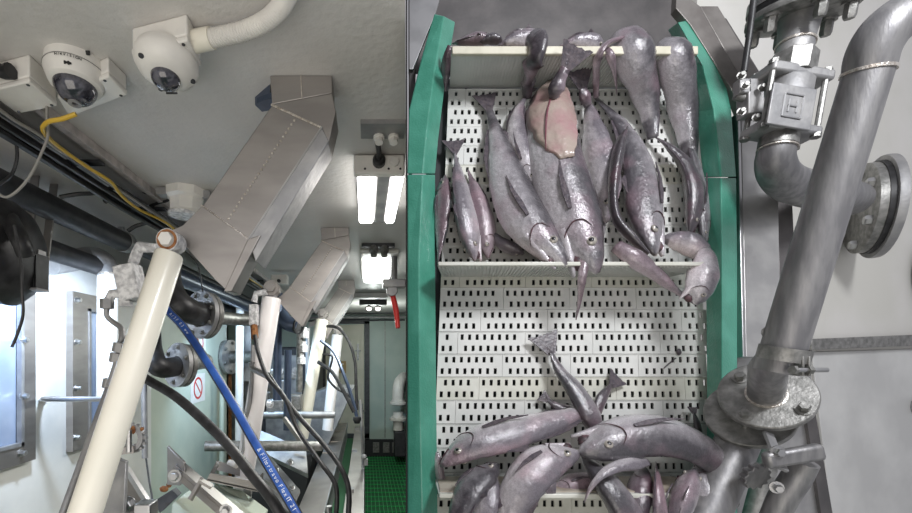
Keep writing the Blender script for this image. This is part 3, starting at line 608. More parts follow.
for k in range(4): O('foot_leg', B().box((-.1,1.7+k*1.2,ZT-.52), (.05,.05,1.0)), 'steel_dull', t)
for yy in (3.9,4.4,5.0): O('cross_weld', B().box((-.32,yy,ZT-.008), (.15,.006,.012)), 'weld', t)
O('grease_nipple', B().tube([L(329,512,1.75),L(329,506,1.75)], .012, 8), 'steel_bright', t)
t = E('rail_post', 'thin steel post with clamp standing on the walkway side of trough', 'post', L(367,513,4.1))
O('post', B().tube([L(360,400,3.4),L(362,430,3.4),L(363,460,3.5),L(364,520,3.6)], .012, 8), 'steel_dull', t); O('clamp', B().ball(L(364,457,3.4), .025, 8).box(L(366,462,3.4), (.03,.03,.05)), 'steel_dull', t)
O('cross_pipe', B().tube([L(205,446,2.6),L(322,446,2.75)], .033, 16), 'flange', label='horizontal grey steel pipe between green wall and trough', cat='pipe')
t = E('cross_pipe', 'thinner far horizontal pipe with blue-lit end, above the near one', 'pipe', L(300,420,3.3))
O('pipe_run', B().tube([L(262,415,3.3),L(335,415,3.3)], .028, 14), 'steel_dull', t); O('collar', B().box(L(290,415,3.3), (.10,.07,.07)), 'flange', t, bevel=.008)
O('drip_tray', B().prism([L(210,473,1.9),L(255,482,1.9),L(258,492,1.9),L(206,481,1.9)], (0,.01,0)).prism([L(210,473,1.9),L(216,462,2.0),L(218,466,2.0),L(211,478,1.9)], (0,.02,0)).prism([L(216,461,2.05),L(240,467,2.05),L(240,476,2.05),L(216,470,2.05)], (0,.008,0)).prism([L(207,480,1.9),L(257,491,1.9),L(240,480,2.1),L(214,474,2.1)], (0,0,.006)).prism([L(252,482,1.9),L(258,478,1.92),L(258,490,1.92),L(253,492,1.9)], (0,.1,0)), 'steel', label='small open steel tray under the foot of the white cylinder', cat='tray')
O('support_tube', B().tube([L(249,486,2.05),L(240,530,2.05)], .022, 10), 'steel_dull', label='grey steel tube standing below the small open tray', cat='post')
O('white_plug', B().tube([L(229,462,2.0),L(237,465,1.98)], [.014,.017], 10), 'white', label='small white plug above the open steel tray', cat='plug')
t = E('slanted_chute', 'slanting stainless chute panels behind the white cylinder', 'chute', L(280,500,2.8))
O('panel', B().prism([L(246,424,3.2),L(306,450,3.0),L(308,474,2.7),L(262,452,3.0)], (0,.01,-.03)), 'steel_dull', t); O('panel', B().prism([L(240,455,2.9),L(262,447,2.9),L(300,490,2.6),L(290,513,2.5),L(250,478,2.8)], (0,.01,-.02)), 'steel_dull', t)
O('rib', B().bar(L(284,418,3.0), L(307,450,2.9), .02, .03), 'steel', t); O('rib', B().bar(L(240,470,2.8), L(290,494,2.5), .012, .03), 'steel', t)
for px, py in ((276,470),(292,488),(290,463)): O('bolt', hexbolt(B(), L(px,py,2.55), (0,-.4,1), .016, .02), 'steel_bright', t)
O('dark_tank', B().prism([L(326,388,4.3),L(354,388,4.3),L(341,418,4.3),L(326,450,4.3),L(300,450,4.3),L(302,398,4.3)], (0,.5,0)), 'steel_dull', label='dark grey steel tank side below the hoses', cat='tank', bevel=.01)
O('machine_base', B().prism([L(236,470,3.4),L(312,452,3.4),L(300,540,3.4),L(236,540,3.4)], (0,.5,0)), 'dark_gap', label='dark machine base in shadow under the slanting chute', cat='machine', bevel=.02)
# background pipework cluster between white and yellowish cylinders
for i, (px, py0, py1, d, r, m, lab) in enumerate((
    (278,300,400,2.9,.030,'blue_dark','dark vertical pipe just right of the white cylinder'),
    (288,350,430,3.1,.028,'blue_dark','blue-lit vertical pipe with clamp behind the loop hoses'),
    (300,330,392,3.2,.026,'flange','grey vertical pipe left of the yellowish cylinder'),
    (240,300,460,3.7,.035,'white','pale vertical pipe glowing blue near narrow flange'),
    (222,380,513,3.9,.022,'green_wall','thin pale green vertical pipe on the green wall edge'),
    (213,298,330,3.4,.030,'steel_dull','short steel pipe hanging right of upper flange'),
    (308,328,400,3.5,.018,'steel_dull','thin steel tube touching the yellowish cylinder'))):
    O('vertical_pipe', B().tube([L(px,py0,d),L(px-1,py1,d)], r, 12), m, label=lab, cat='pipe', group='vertical pipes among the machinery')
t = E('shiny_elbow', 'glossy dark blue pipe elbow below the middle duct', 'pipe', L(288,325,2.9))
O('elbow', B().tube([L(276,296,3.0),L(279,310,2.95),L(286,322,2.9),L(297,326,2.9)], .052, 18), 'blue_dark', t); O('elbow_mouth', B().lathe(L(297,326,2.9), (1,-.6,-.1), [(0,.056),(.02,.056),(.021,.044),(.01,.04)], 22), 'black', t)
t = E('pump_block', 'dark cluster of pump blocks and bolts behind the loop hoses', 'machine', L(285,405,3.4))
for px, py, sx, sz in ((280,372,.14,.05),(288,376,.18,.05),(283,388,.10,.14),(275,405,.16,.10),(296,402,.10,.12),(262,402,.12,.16)): O('block', B().box(L(px,py,3.4), (sx,.12,sz)), 'flange', t, bevel=.01)
for px, py in ((270,404),(279,371),(296,371),(262,395),(288,401)): O('bolt', hexbolt(B(), L(px,py,3.3), (0,-1,0), .022, .02), 'steel_bright', t)
for px, py in ((304,338),(303,352),(301,364)): O('fitting', B().lathe(L(px,py,3.2), (0,0,1), [(0,.034),(.05,.034),(.055,.024),(.08,.024)], hexn=8), 'valve_white', t)
t = E('cabinet', 'dark equipment cabinet in the recess behind the cylinders', 'cabinet', L(262,470,5.2))
O('cabinet_body', B().box((-1.25,5.6,.85), (1.3,.8,1.7)), 'black_pipe', t, bevel=.02); O('door_panel', B().box((-1.0,5.18,.95), (.45,.03,1.3)), 'steel_dull', t, bevel=.01); O('door_panel', B().box((-1.5,5.18,.95), (.45,.03,1.3)), 'steel_dull', t, bevel=.01)
O('rust_edge', B().box((-1.385,4.31,.95), (.03,.012,1.3)), 'rust', label='ragged rusty paint edge where the green wall ends', cat='edge strip')
O('steel_column', B().box(L(247,340,4.6), (.10,.05,.9)), 'steel_bright', label='pale steel upright lit blue behind the narrow flange', cat='column')
# lower left foreground
t = E('hinge_bracket', 'steel hinge bracket with pivot bolt and angled arm, lower left', 'bracket', L(175,500,1.7))
O('bracket_plate', B().prism([L(167,446,1.75),L(184,463,1.7),L(186,476,1.7),L(180,486,1.7),L(167,485,1.75)], (0,.02,0)), 'steel', t, bevel=.003)
O('pivot_bolt', hexbolt(B(), L(175,476,1.69), (0,-1,0), .018, .015), 'steel_bright', t); O('arm', B().bar(L(178,468,1.74), L(262,540,1.6), .012, .07, (0,1,0)).bar(L(178,468,1.74), L(262,540,1.6), .04, .065, (0,1,0)), 'steel', t)
O('arm_strap', B().bar(L(203,478,1.64), L(190,500,1.60), .012, .045, (0,1,0)).bar(L(200,480,1.62), L(212,487,1.62), .01, .03, (0,1,0)), 'steel', t); O('arm_bolt', hexbolt(B(), L(226,510,1.6), (0,-1,0), .016, .015), 'steel_bright', t)
O('rust_patch', B().ball(L(164,489,1.8), .020, 10, (1,.2,.7)).ball(L(169,485,1.78), .012, 10, (1,.3,1)), 'rust', t)
O('green_housing', B().prism([L(172,503,1.75),L(196,488,1.9),L(236,500,1.9),L(262,520,1.75),L(250,560,1.7),L(166,560,1.7)], (0,.12,0)), 'green_wall', label='pale green machine housing at the bottom left corner area', cat='machine', bevel=.006)
O('dark_bracket', B().prism([L(153,502,1.8),L(172,490,1.85),L(178,496,1.85),L(160,513,1.8)], (0,.04,0)), 'black_pipe', label='small dark steel block below the rusty hinge bracket', cat='block')
t = E('ram_mount', 'dark steel mount plate with toothed clamp right of cream cylinder', 'mount', L(112,513,1.2))
O('mount_plate', B().prism([L(110,455,1.25),L(126,462,1.25),L(124,500,1.2),L(120,560,1.2),L(96,560,1.2)], (0,.015,0)), 'steel_dull', t, bevel=.002)
tb = B().ring(L(132,438,1.25), (0,-1,.1), .026, .040, .016, 28)
for k in range(16): an = k*math.pi/8; tb.box(L(132,438,1.245)+V((math.cos(an)*.041,0,math.sin(an)*.041)), (.007,.014,.007))
O('toothed_clamp', tb, 'steel_dull', t); O('clamp_bolt', B().tube([L(129,430,1.22),L(129,452,1.22)], .008, 8), 'steel_bright', t); O('clamp_plate', B().prism([L(119,448,1.22),L(133,446,1.22),L(134,453,1.22),L(119,455,1.22)], (0,.04,0)), 'steel', t)
O('rust_spot', B().ball(L(133,430,1.235), .008, 8, (1,.4,1.6)).ball(L(142,429,1.24), .006, 8), 'rust', t)
t = E('angled_foot', 'angled steel foot plate with bolt at the bottom edge beside cream cylinder', 'bracket', L(132,513,1.3))
O('foot_plate', B().prism([L(126,468,1.35),L(146,500,1.3),L(150,530,1.3),L(122,530,1.3)], (0,.01,0)), 'steel', t); O('foot_edge', B().bar(L(126,468,1.34), L(150,506,1.28), .012, .02), 'steel_bright', t)
O('foot_bolt', hexbolt(B(), L(129,504,1.27), (0,-1,0), .016, .016), 'steel_bright', t); O('foot_block', B().box(L(146,510,1.25), (.05,.05,.05)), 'steel_bright', t, bevel=.004)
O('conduit_drop', B().tube([L(144,384,1.9),L(145,458,1.9)], .013, 10), 'steel_dull', label='grey vertical conduit stub behind the cream cylinder', cat='conduit')
O('thin_wire', B().tube([L(146,458,1.9),L(149,480,1.85),L(152,503,1.8),L(140,500,1.7),L(128,496,1.6),L(123,502,1.6)], .004, 6), 'black', label='thin black wire leaving the grey conduit stub', cat='wire')

# ================================================================ RIGHT COMPARTMENT
OB = L(574,400,1.522); OT = L(570,50,1.75)
BU = (OT-OB).normalized(); BR = V((1,0,0)); BN = V((0,-1.434,.228)).normalized()      # belt axes: up, right, outward
def Q(px, py, h=0.0):                                  # point h above the belt surface
    d = V(((px-CX)/F, 1, (CY-py)/F)); c = V((0,0,CZ)); p0 = OB+BN*h
    return c+d*((p0-c).dot(BN)/d.dot(BN))
def T(u, s, h=0.0): return OB+BR*u+BU*s+BN*h
cv = E('fish_elevator', 'steep white perforated belt elevator with green side guides carrying fish', 'conveyor', T(0,-1.1,0))
HW = .5; MW = .25; MH = .0848; HP = MW/9; TH = .006
def module_mesh(a, c):                                 # one belt link, from u=a to u=c in link coordinates, holes go right through
    b = B(); sh = lambda u, s, h: BR*u+BU*s+BN*h
    def quad(u0, u1, s0, s1): b.add([sh(u0,s0,0),sh(u1,s0,0),sh(u1,s1,0),sh(u0,s1,0)], [(0,1,2,3)])
    g = .0006
    a2, c2 = a+g, c-g
    for row in (0,1):
        s0 = row*MH/2+(g if row == 0 else 0); s1 = (row+1)*MH/2-(g if row == 1 else 0)
        hs0 = row*MH/2+MH*.12; hs1 = hs0+MH*.25; off = HP*(.30 if row else .80)
        quad(a2, c2, s0, hs0); quad(a2, c2, hs1, s1); x = a2
        for k in range(8):
            h0 = off+k*HP+HP*.08; h1 = h0+HP*.40
            if h0 < a2+.002 or h1 > c2-.002: continue
            quad(x, h0, hs0, hs1); x = h1
            b.add([sh(h0,hs0,0),sh(h1,hs0,0),sh(h1,hs1,0),sh(h0,hs1,0),sh(h0,hs0,-TH),sh(h1,hs0,-TH),sh(h1,hs1,-TH),sh(h0,hs1,-TH)], [(0,1,5,4),(1,2,6,5),(2,3,7,6),(3,0,4,7)])
        quad(x, c2, hs0, hs1)
    b.add([sh(a2,g,0),sh(c2,g,0),sh(c2,MH-g,0),sh(a2,MH-g,0),sh(a2,g,-TH),sh(c2,g,-TH),sh(c2,MH-g,-TH),sh(a2,MH-g,-TH)], [(0,1,5,4),(1,2,6,5),(2,3,7,6),(3,0,4,7)])
    b.add([sh(a2+.004,MH-.006,.0),sh(c2-.004,MH-.006,.0),sh(c2-.004,MH-.001,.0022),sh(a2+.004,MH-.001,.0022)], [(0,1,2,3)])
    me = bpy.data.meshes.new('belt_link'); me.from_pydata(b.v, [], b.f); return me
cache = {}
STOP = (Q(573,54,.175)+V((0,.175,0))-OB).dot(BU)-.02
for r in range(-13, 18):
    s = r*MH
    if s > STOP: break
    off = -(.62+((r+60) % 3)/3)*MW % MW
    x = -HW-off
    while x < HW-1e-4:
        a = max(0, -HW-x); c = min(MW, HW-x)
        if c-a > .012:
            key = (round(a,3), round(c,3), r % 5 == 0)
            if key not in cache:
                me = module_mesh(a, c); me.materials.append(M['belt2' if key[2] else 'belt']); cache[key] = me
            o = bpy.data.objects.new('belt_link', cache[key]); COL.objects.link(o); o.parent = cv; o.location = T(x, s, 0)-cv.location
        x += MW
O('under_shade', B().hexa([T(-HW-.07,-1.2,-.035),T(HW,-1.2,-.035),T(HW,STOP+MH,-.035),T(-HW-.07,STOP+MH,-.035),T(-HW-.07,-1.2,-.05),T(HW,-1.2,-.05),T(HW,STOP+MH,-.05),T(-HW-.07,STOP+MH,-.05)]), 'dark_gap', cv)  # near-black sheet paints the shade behind the belt holes and beside its edge
NF = V((0,-1,0)); FD = .175
for k, (py, pa, pb) in enumerate(((54,451,694),(265,437,706),(494,438,712))):
    qa, qb = Q(pa, py, FD), Q(pb, py, FD); lip = (qa+qb)/2; wd = qb.x-qa.x
    ps = (lip-NF*FD-OB).dot(BU); eL = OB.x+BU.x*ps-HW+.006; eR = OB.x+BU.x*ps+HW-.006; zf = lip.z; yf = lip.y-.01; yr = lip.y+FD+.01
    bl = max(qa.x, eL); br = min(qb.x, eR) if qb.x < eR else eR
    def sh_(z0, z1, y0=yf, y1=yr, d=0): return B().hexa([V((qa.x+d,y0,z0)),V((qb.x-d,y0,z0)),V((br-d,y1,z0)),V((bl+d,y1,z0)),V((qa.x+d,y0,z1)),V((qb.x-d,y0,z1)),V((br-d,y1,z1)),V((bl+d,y1,z1))])
    O('flight', sh_(zf-.006, zf+.006), 'belt', cv, label='ribbed white shelf across the belt, %s' % ['top one','middle one','bottom one'][k])
    O('flight_lip', B().box(V((lip.x, yf-.004, zf)), (wd, .014, .030 if k == 0 else .014)), 'lip' if k == 0 else 'belt2', cv, bevel=.003)
    O('shelf_liner', sh_(zf+.006, zf+.010, yf+.006, yr-.03, .006), 'shelf_top', cv)
    rb = B()
    for i in range(72):
        f = (i+.5)/72; rb.bar(V((qa.x+f*(qb.x-qa.x), yf+.004, zf-.008)), V((bl+f*(br-bl), yr-.02, zf-.008)), .0045, .005)
    O('flight_ribs', rb, 'belt', cv, kind='stuff', smooth=False)
def qpoly(pts, h): return [Q(x, y, h) for x, y in pts]
def guide(name, inner, outer, mid, h0, h1, m, label=None):
    # a long guide rail: sloped inner face, flat crown, outer side; given by matching polylines
    for k in range(len(inner)-1):
        pass
    vs = []; fs = []; n = len(inner)
    for i in range(n):
        vs += [Q(*inner[i], h0), Q(*mid[i], h1), Q(*outer[i], h1*.8), Q(*outer[i], -.04), Q(*inner[i], -.04)]
    for i in range(n-1):
        for j in range(5): fs.append((i*5+j, i*5+(j+1)%5, (i+1)*5+(j+1)%5, (i+1)*5+j))
    fs.append((0,1,2,3,4)); fs.append(tuple((n-1)*5+j for j in (4,3,2,1,0)))
    return O(name, B().add(vs, fs), m, cv, label, smooth=False, bevel=.004)
lab = 'green plastic side guide'
guide('side_guide', [(455,22),(446,75),(438,140),(435,173.8)], [(434,14),(421,60),(409,110),(407.3,173.8)], [(444,16),(434,75),(426,140),(423,173.8)], .04, .10, 'green', 'upper left green guide section')
guide('side_guide', [(435,174.6),(435,260),(436,380),(438,560)], [(407.3,174.6),(407.3,260),(407.3,380),(407.3,560)], [(423,174.6),(419,260),(420,380),(424,560)], .04, .10, 'green', 'lower left green guide section')
guide('side_guide', [(668,30),(684,56),(696,110),(703,177)], [(690,20),(722,66),(731,110),(736,177)], [(678,22),(703,66),(714,110),(721,177)], .04, .11, 'green', 'upper right green guide section')
guide('side_guide', [(703,177.9),(706,260),(707,380),(707,560)], [(736,177.9),(737,260),(737,380),(737,560)], [(721,177.9),(722,260),(722,380),(722,560)], .04, .11, 'green', 'lower right green guide section')
def slab(name, poly, h, th, m, label=None, bevel=.002): return O(name, B().prism(qpoly(poly, h), BN*-th), m, cv, label, smooth=False, bevel=bevel)
slab('frame_plate', [(409,-20),(445,-20),(436,12),(413,69),(409,69)], .08, .02, 'steel_bright', 'bright steel corner plate')
slab('frame_strip', [(409,69),(416,69),(412,176),(409,176)], .02, .02, 'backplate')
slab('frame_rail', [(677,-12),(700,6),(744,84),(748,110),(740,110),(733,92),(690,24),(676,8)], .10, .03, 'frame_dark', 'bent steel top edge of the frame')
slab('frame_cover', [(700,6),(718,6),(757,70),(760,110),(748,110),(744,84)], .07, .03, 'frame_dark')
slab('frame_post', [(741,112),(777,112),(781,357),(746,357)], .04, .03, 'frame_steel', 'flat steel side plate')
slab('frame_edge', [(737.5,112),(740.5,112),(746,357),(743,357)], .05, .05, 'steel_bright')
slab('frame_gap_shade', [(777,190),(792,190),(798,330),(781,330)], -.10, .02, 'backplate')  # dark slab paints the shade in the gap beside the side plate
slab('lower_frame', [(737,357),(772,357),(776,560),(737,560)], -.05, .03, 'frame_steel')
bp = B().prism([L(409,-40,2.02),L(694,-40,2.02),L(694,70,2.02),L(409,70,2.02)], (0,.03,0))
O('back_plate', bp, 'backplate', cv, 'dark steel plate behind the belt top', smooth=False)
# right hand wall of panels, running away to the right
ang = math.radians(14); WD = V((math.cos(ang), math.sin(ang), 0)); WN = V((math.sin(ang), -math.cos(ang), 0)); WP = L(760,355,2.05)
def R(px, py, off=0.0):
    d = V(((px-CX)/F, 1, (CY-py)/F)); c = V((0,0,CZ)); p0 = WP+WN*off; return c+d*((p0-c).dot(WN)/d.dot(WN))
rw = struct('wall_right', B().prism([R(697,-140),R(1100,-140),R(1100,900),R(697,900)], -WN*.06), 'rwall')
O('wall_panel', B().prism([R(812,352,.012),R(1080,344,.012),R(1080,820,.012),R(868,820,.012)], -WN*.012), 'rwall_low', rw, bevel=.003)
O('ledge', B().prism([R(812,339,.05),R(1080,328,.05),R(1080,339,.05),R(812,350,.05)], -WN*.05), 'flange', rw, bevel=.003)
O('wall_gap_shade', B().prism([R(806,415,.02),R(816,415,.02),R(864,700,.02),R(850,700,.02)], -WN*.02), 'backplate', rw)  # dark strip paints the shadow in the diagonal wall gap, not a post
O('sill_plate', B().prism([R(745,362,.006),R(810,362,.006),R(846,700,.006),R(745,700,.006)], -WN*.006), 'frame_steel', rw)
t = O('seam', B().prism([R(722,20,.006),R(726,18,.006),R(772,92,.006),R(768,94,.006)], -WN*.006), 'backplate', rw)
# long diagonal pipe
n = V((-.56,-.63,.56)).normalized()
FC = L(766,394,1.25)
t = E('diagonal_pipe', 'long diagonal grey steel pipe with elbow at upper right', 'pipe', FC)
top = L(868,72,1.02); low = FC+n*.14
O('stub', B().tube([FC, low, L(784,350,1.12)], .043, 28, smooth=False), 'pipe', t)
O('pipe_run', B().tube([L(776,372,1.135), top], [.0475,.0450], 36, smooth=False), 'pipe', t)
O('elbow', B().tube([top, L(873,51,1.01), L(886,30,1.0), L(908,14,1.0), L(936,6,1.0), L(980,2,1.0)], [.0458,.048,.050,.050,.050,.050], 36), 'pipe', t)
dd = (L(873,51,1.01)-top).normalized()
wb = B().ring(top-dd*.004, dd, .042, .0485, .007, 40)
O('weld_ring', wb, 'weld', t)
# clamp on the pipe
a_, u_, v_ = frame_of(top-L(781,370,1.155))
c = L(782,360,1.12)
t = E('pipe_clamp', 'steel strap clamp with protruding bolt around the diagonal pipe', 'clamp', c)
O('clamp_band', B().ring(c, a_, .050, .054, .035, 36), 'flange', t); cc = L(800,366,1.08)
O('clamp_ear', B().box(cc+V((-.008,0,0)), (.006,.035,.05)).box(cc+V((.008,0,0)), (.006,.035,.05)), 'flange', t, bevel=.002)
O('clamp_bolt', B().tube([L(794,370,1.06), L(827,370,1.06)], .006, 10), 'steel_bright', t); O('clamp_nut', B().lathe(L(807,370,1.06), (1,0,0), [(0,.011),(.011,.011)], hexn=6), 'flange', t); O('clamp_nut', B().lathe(L(792,370,1.06), (1,0,0), [(0,.012),(.008,.012)], hexn=6), 'flange', t)
O('back_bolt', hexbolt(B(), L(771,333,1.14), (-.4,-.8,.2), .014, .02), 'flange', t)
# bolted flange pair
t = E('bolted_flange', 'large round bolted flange pair at the foot of the diagonal pipe', 'flange', FC-n*.09)
r = .112
O('upper_disc', B().lathe(FC-n*.022, n, [(0,r-.003),(.003,r),(.020,r),(.023,r-.003)], 56), 'flange', t)
FC2 = L(749,413,1.31)
O('lower_disc', B().lathe(FC2-n*.022, n, [(0,r-.003),(.003,r),(.020,r),(.023,r-.003)], 56), 'flange', t)
O('weld_ring', B().ring(FC, n, .042, .048, .005, 36), 'weld', t)
_, fu, fv = frame_of(n)
for px, py in ((740,378),(745,415),(804,409)):
    d = V(((px-CX)/F,1,(CY-py)/F)); c0 = V((0,0,CZ)); p = c0+d*((FC-c0).dot(n)/d.dot(n))
    O('bolt', hexbolt(B(), p, n, .014, .018), 'flange', t); O('bolt_shank', B().tube([p-n*.02, p-n*.08], .007, 10), 'steel_bright', t)
t = E('lower_pipe', 'thick grey pipe leaving the flange pair toward the bottom edge', 'pipe', L(700,560,1.34))
O('pipe_run', B().tube([L(745,424,1.36), L(690,552,1.26)], .058, 32, smooth=False), 'pipe', t)
t = E('lower_pipe', 'smaller dark pipe beside the knob at the bottom edge', 'pipe', L(760,540,1.42))
O('pipe_run', B().tube([L(772,445,1.45), L(742,560,1.42)], .030, 24, smooth=False), 'flange', t)
t = E('lever_valve', 'scalloped grip and flat steel lever below the flange pair', 'valve', L(780,480,1.2))
kb = B(); kc = L(758,478,1.2)
ring_pts = []
for k in range(48):
    an = 2*math.pi*k/48; rr_ = .036+.004*math.cos(12*an); ring_pts.append(kc+V((math.cos(an)*rr_, -.012*math.sin(an), math.sin(an)*rr_)))
kb.prism(ring_pts, (0.01,.03,.004)); O('knob', kb, 'pipe', t, bevel=.003)
O('lever', B().bar(L(764,461,1.15), L(822,451,1.13), .045, .030, (0,1,0)), 'pipe', t, bevel=.010)
O('lever_neck', B().tube([L(806,462,1.16),L(796,478,1.18),L(782,500,1.2),L(768,530,1.22)], [.030,.034,.034,.03], 14), 'pipe', t)
O('strap', B().bar(L(768,433,1.22), L(783,470,1.14), .028, .008, (0,1,0)), 'steel_dull', t); O('strap_bolt', hexbolt(B(), L(777,452,1.14), (-.2,-1,0), .012, .014), 'steel_bright', t); O('pin_nut', hexbolt(B(), L(776,487,1.15), (-.5,-1,0), .011, .02), 'steel_bright', t)
# ball valve column
vd = 1.42
va = (L(785,150,vd)-L(806,30,vd)).normalized(); sc = vd/F
def vp(py): return L(798-(py-30)*.175, py, vd)
KX = .72; sz = sc; sc = sc*KX
t = E('ball_valve', 'stainless ball valve with square emblem under a round flange', 'valve', vp(150))
tilt = (va+V((.20,.19,.15))).normalized()
O('top_flange', B().lathe(vp(-8), tilt, [(0,60*sc),(9*sz,60*sc)], 48), 'steel_dull', t); O('gasket', B().lathe(vp(3), tilt, [(0,58*sc),(6*sz,58*sc)], 48), 'black', t)
O('bottom_flange', B().lathe(vp(9), tilt, [(0,58*sc),(1*sz,59*sc),(6*sz,59*sc),(7*sz,57*sc)], 48), 'flange', t)
O('neck', B().lathe(vp(12), va, [(0,24*sc),(14*sz,22*sc),(26*sz,20*sc),(44*sz,20*sc)], 28), 'steel_dull', t); O('neck_weld', B().ring(vp(44), va, 19*sc, 21.5*sc, 3*sc, 28), 'weld', t)
O('hex_collar', B().lathe(vp(56), va, [(0,24*sc),(1.5*sz,26*sc),(18*sz,26*sc),(22*sz,25*sc)], hexn=8), 'flange', t)
xv = V((1,0,0)); xv = (xv-va*xv.dot(va)).normalized()
if xv.x < 0: xv = -xv
yv = va.cross(xv)
def plate(py, hw, th, nm):
    c = vp(py); O(nm, B().box(c, (hw*1.84*sz, hw*1.3*sc, th*sz), (xv, yv, va)), 'steel_dull', t, bevel=.008)
plate(79, 33, 10, 'upper_plate'); plate(133, 31, 9, 'lower_plate')
O('valve_body', B().lathe(vp(82), va, [(0,24*sc),(3*sz,27*sc),(44*sz,27*sc),(49*sz,24*sc)], 10), 'steel_dull', t)
f0 = L(791,107,vd-.065); fn_ = V((-.12,-.99,0)); fn_ = (fn_-va*fn_.dot(va)).normalized()
O('body_face', B().box(f0+fn_*0*sc, (42*sz, 4*sc, 40*sz), (xv, fn_, va)), 'steel_dull', t, bevel=.003)
em = B()
for a, c in (((-9,-11),(9,-11)),((9,-11),(9,11)),((9,11),(-9,11)),((-9,11),(-9,-11)),((-4,-6),(-4,6)),((4,-6),(4,6)),((-5,0),(5,0))):
    em.bar(f0+fn_*2.5*sc+xv*a[0]*sz+va*a[1]*sz, f0+fn_*2.5*sc+xv*c[0]*sz+va*c[1]*sz, 1.6*sc, 2*sc, fn_)
O('emblem', em, 'steel_bright', t)
for sx in (-1, 1):
    for sy in (.8, -.8):
        p = vp(76)+xv*sx*26*sz+fn_*sy*20*sc; tq = O('tie_rod', B().tube([p, p+va*62*sz], 3.4*sc, 8), 'flange', t); O('rod_nut', B().lathe(p-va*5*sc, va, [(0,6*sc),(6*sc,6*sc)], hexn=6), 'flange', tq); O('rod_nut', B().lathe(p+va*60*sz, va, [(0,6*sc),(6*sc,6*sc)], hexn=6), 'flange', tq)
O('lower_collar', B().lathe(vp(136), va, [(0,22*sc),(12*sz,22*sc)], hexn=12), 'flange', t)
_, bu, bv = frame_of(tilt)
for k in range(6):
    an = k*math.pi/3+.35; O('flange_bolt', hexbolt(B(), vp(9)+tilt*6*sz+(bu*math.cos(an)+bv*math.sin(an))*48*sc, tilt, 7*sc, 13*sz), 'flange', t)
O('actuator', B().box(L(750,100,1.45), (.055,.05,.12)).box(L(742,88,1.44), (.04,.03,.05)), 'steel_dull', t, bevel=.004)
O('actuator_shaft', B().tube([L(735,96,1.45),L(768,104,1.44)], .014, 10), 'flange', t)
for px, py in ((741,76),(745,86),(756,118),(741,112),(762,88)): O('actuator_nut', hexbolt(B(), L(px,py,1.41), (-.3,-1,.1), .009, .012), 'flange', t)
O('control_rod', B().tube([L(755,-12,1.4),L(750,30,1.4),L(744,72,1.41)], .0095, 10), 'black', label='thin black vertical rod above the ball valve linkage', cat='rod')
t = E('valve_elbow', 'grey pipe elbow curving from the ball valve to the wall flange', 'pipe', L(800,200,1.5))
O('elbow', B().tube([vp(146), L(775,160,1.43), L(779,174,1.45), L(791,184,1.49), L(812,190,1.56), L(832,194,1.68), L(852,199,1.88)], [.050,.053,.056,.060,.064,.068,.07], 28), 'pipe', t); O('weld_ring', B().ring(vp(149), va, .046, .054, .004, 32), 'weld', t)
fa = V((-.84,.54,.04)).normalized(); wc = L(884,207,R(880,205).y-.26)
t = E('wall_flange', 'double round flange on the wall behind the diagonal pipe', 'flange', wc-V((0,0,.2)))
O('outer_disc', B().lathe(wc, fa, [(0,.235),(.02,.238),(.03,.235)], 48), 'steel_dull', t); O('gasket', B().lathe(wc+fa*.03, fa, [(0,.215),(.02,.215)], 48), 'black', t); O('inner_disc', B().lathe(wc+fa*.05, fa, [(0,.21),(.028,.21),(.034,.20)], 48), 'flange', t)
_, u_, v_ = frame_of(fa)
for k in range(6): an = k*math.pi/3+.5; O('bolt', hexbolt(B(), wc+fa*.07+(u_*math.cos(an)+v_*math.sin(an))*.17, fa, .022, .03), 'steel_bright', t)
O('cover_plate', B().lathe(R(942,275,.02), WN, [(0,.24),(.03,.24),(.04,.22)], 40), 'pipe', label='dark round cover plate cut by the right edge', cat='cover')
O('round_knob', B().lathe(R(912,406,.0), WN, [(0,.045),(.03,.045),(.05,.02)], 10), 'steel_dull', rw)

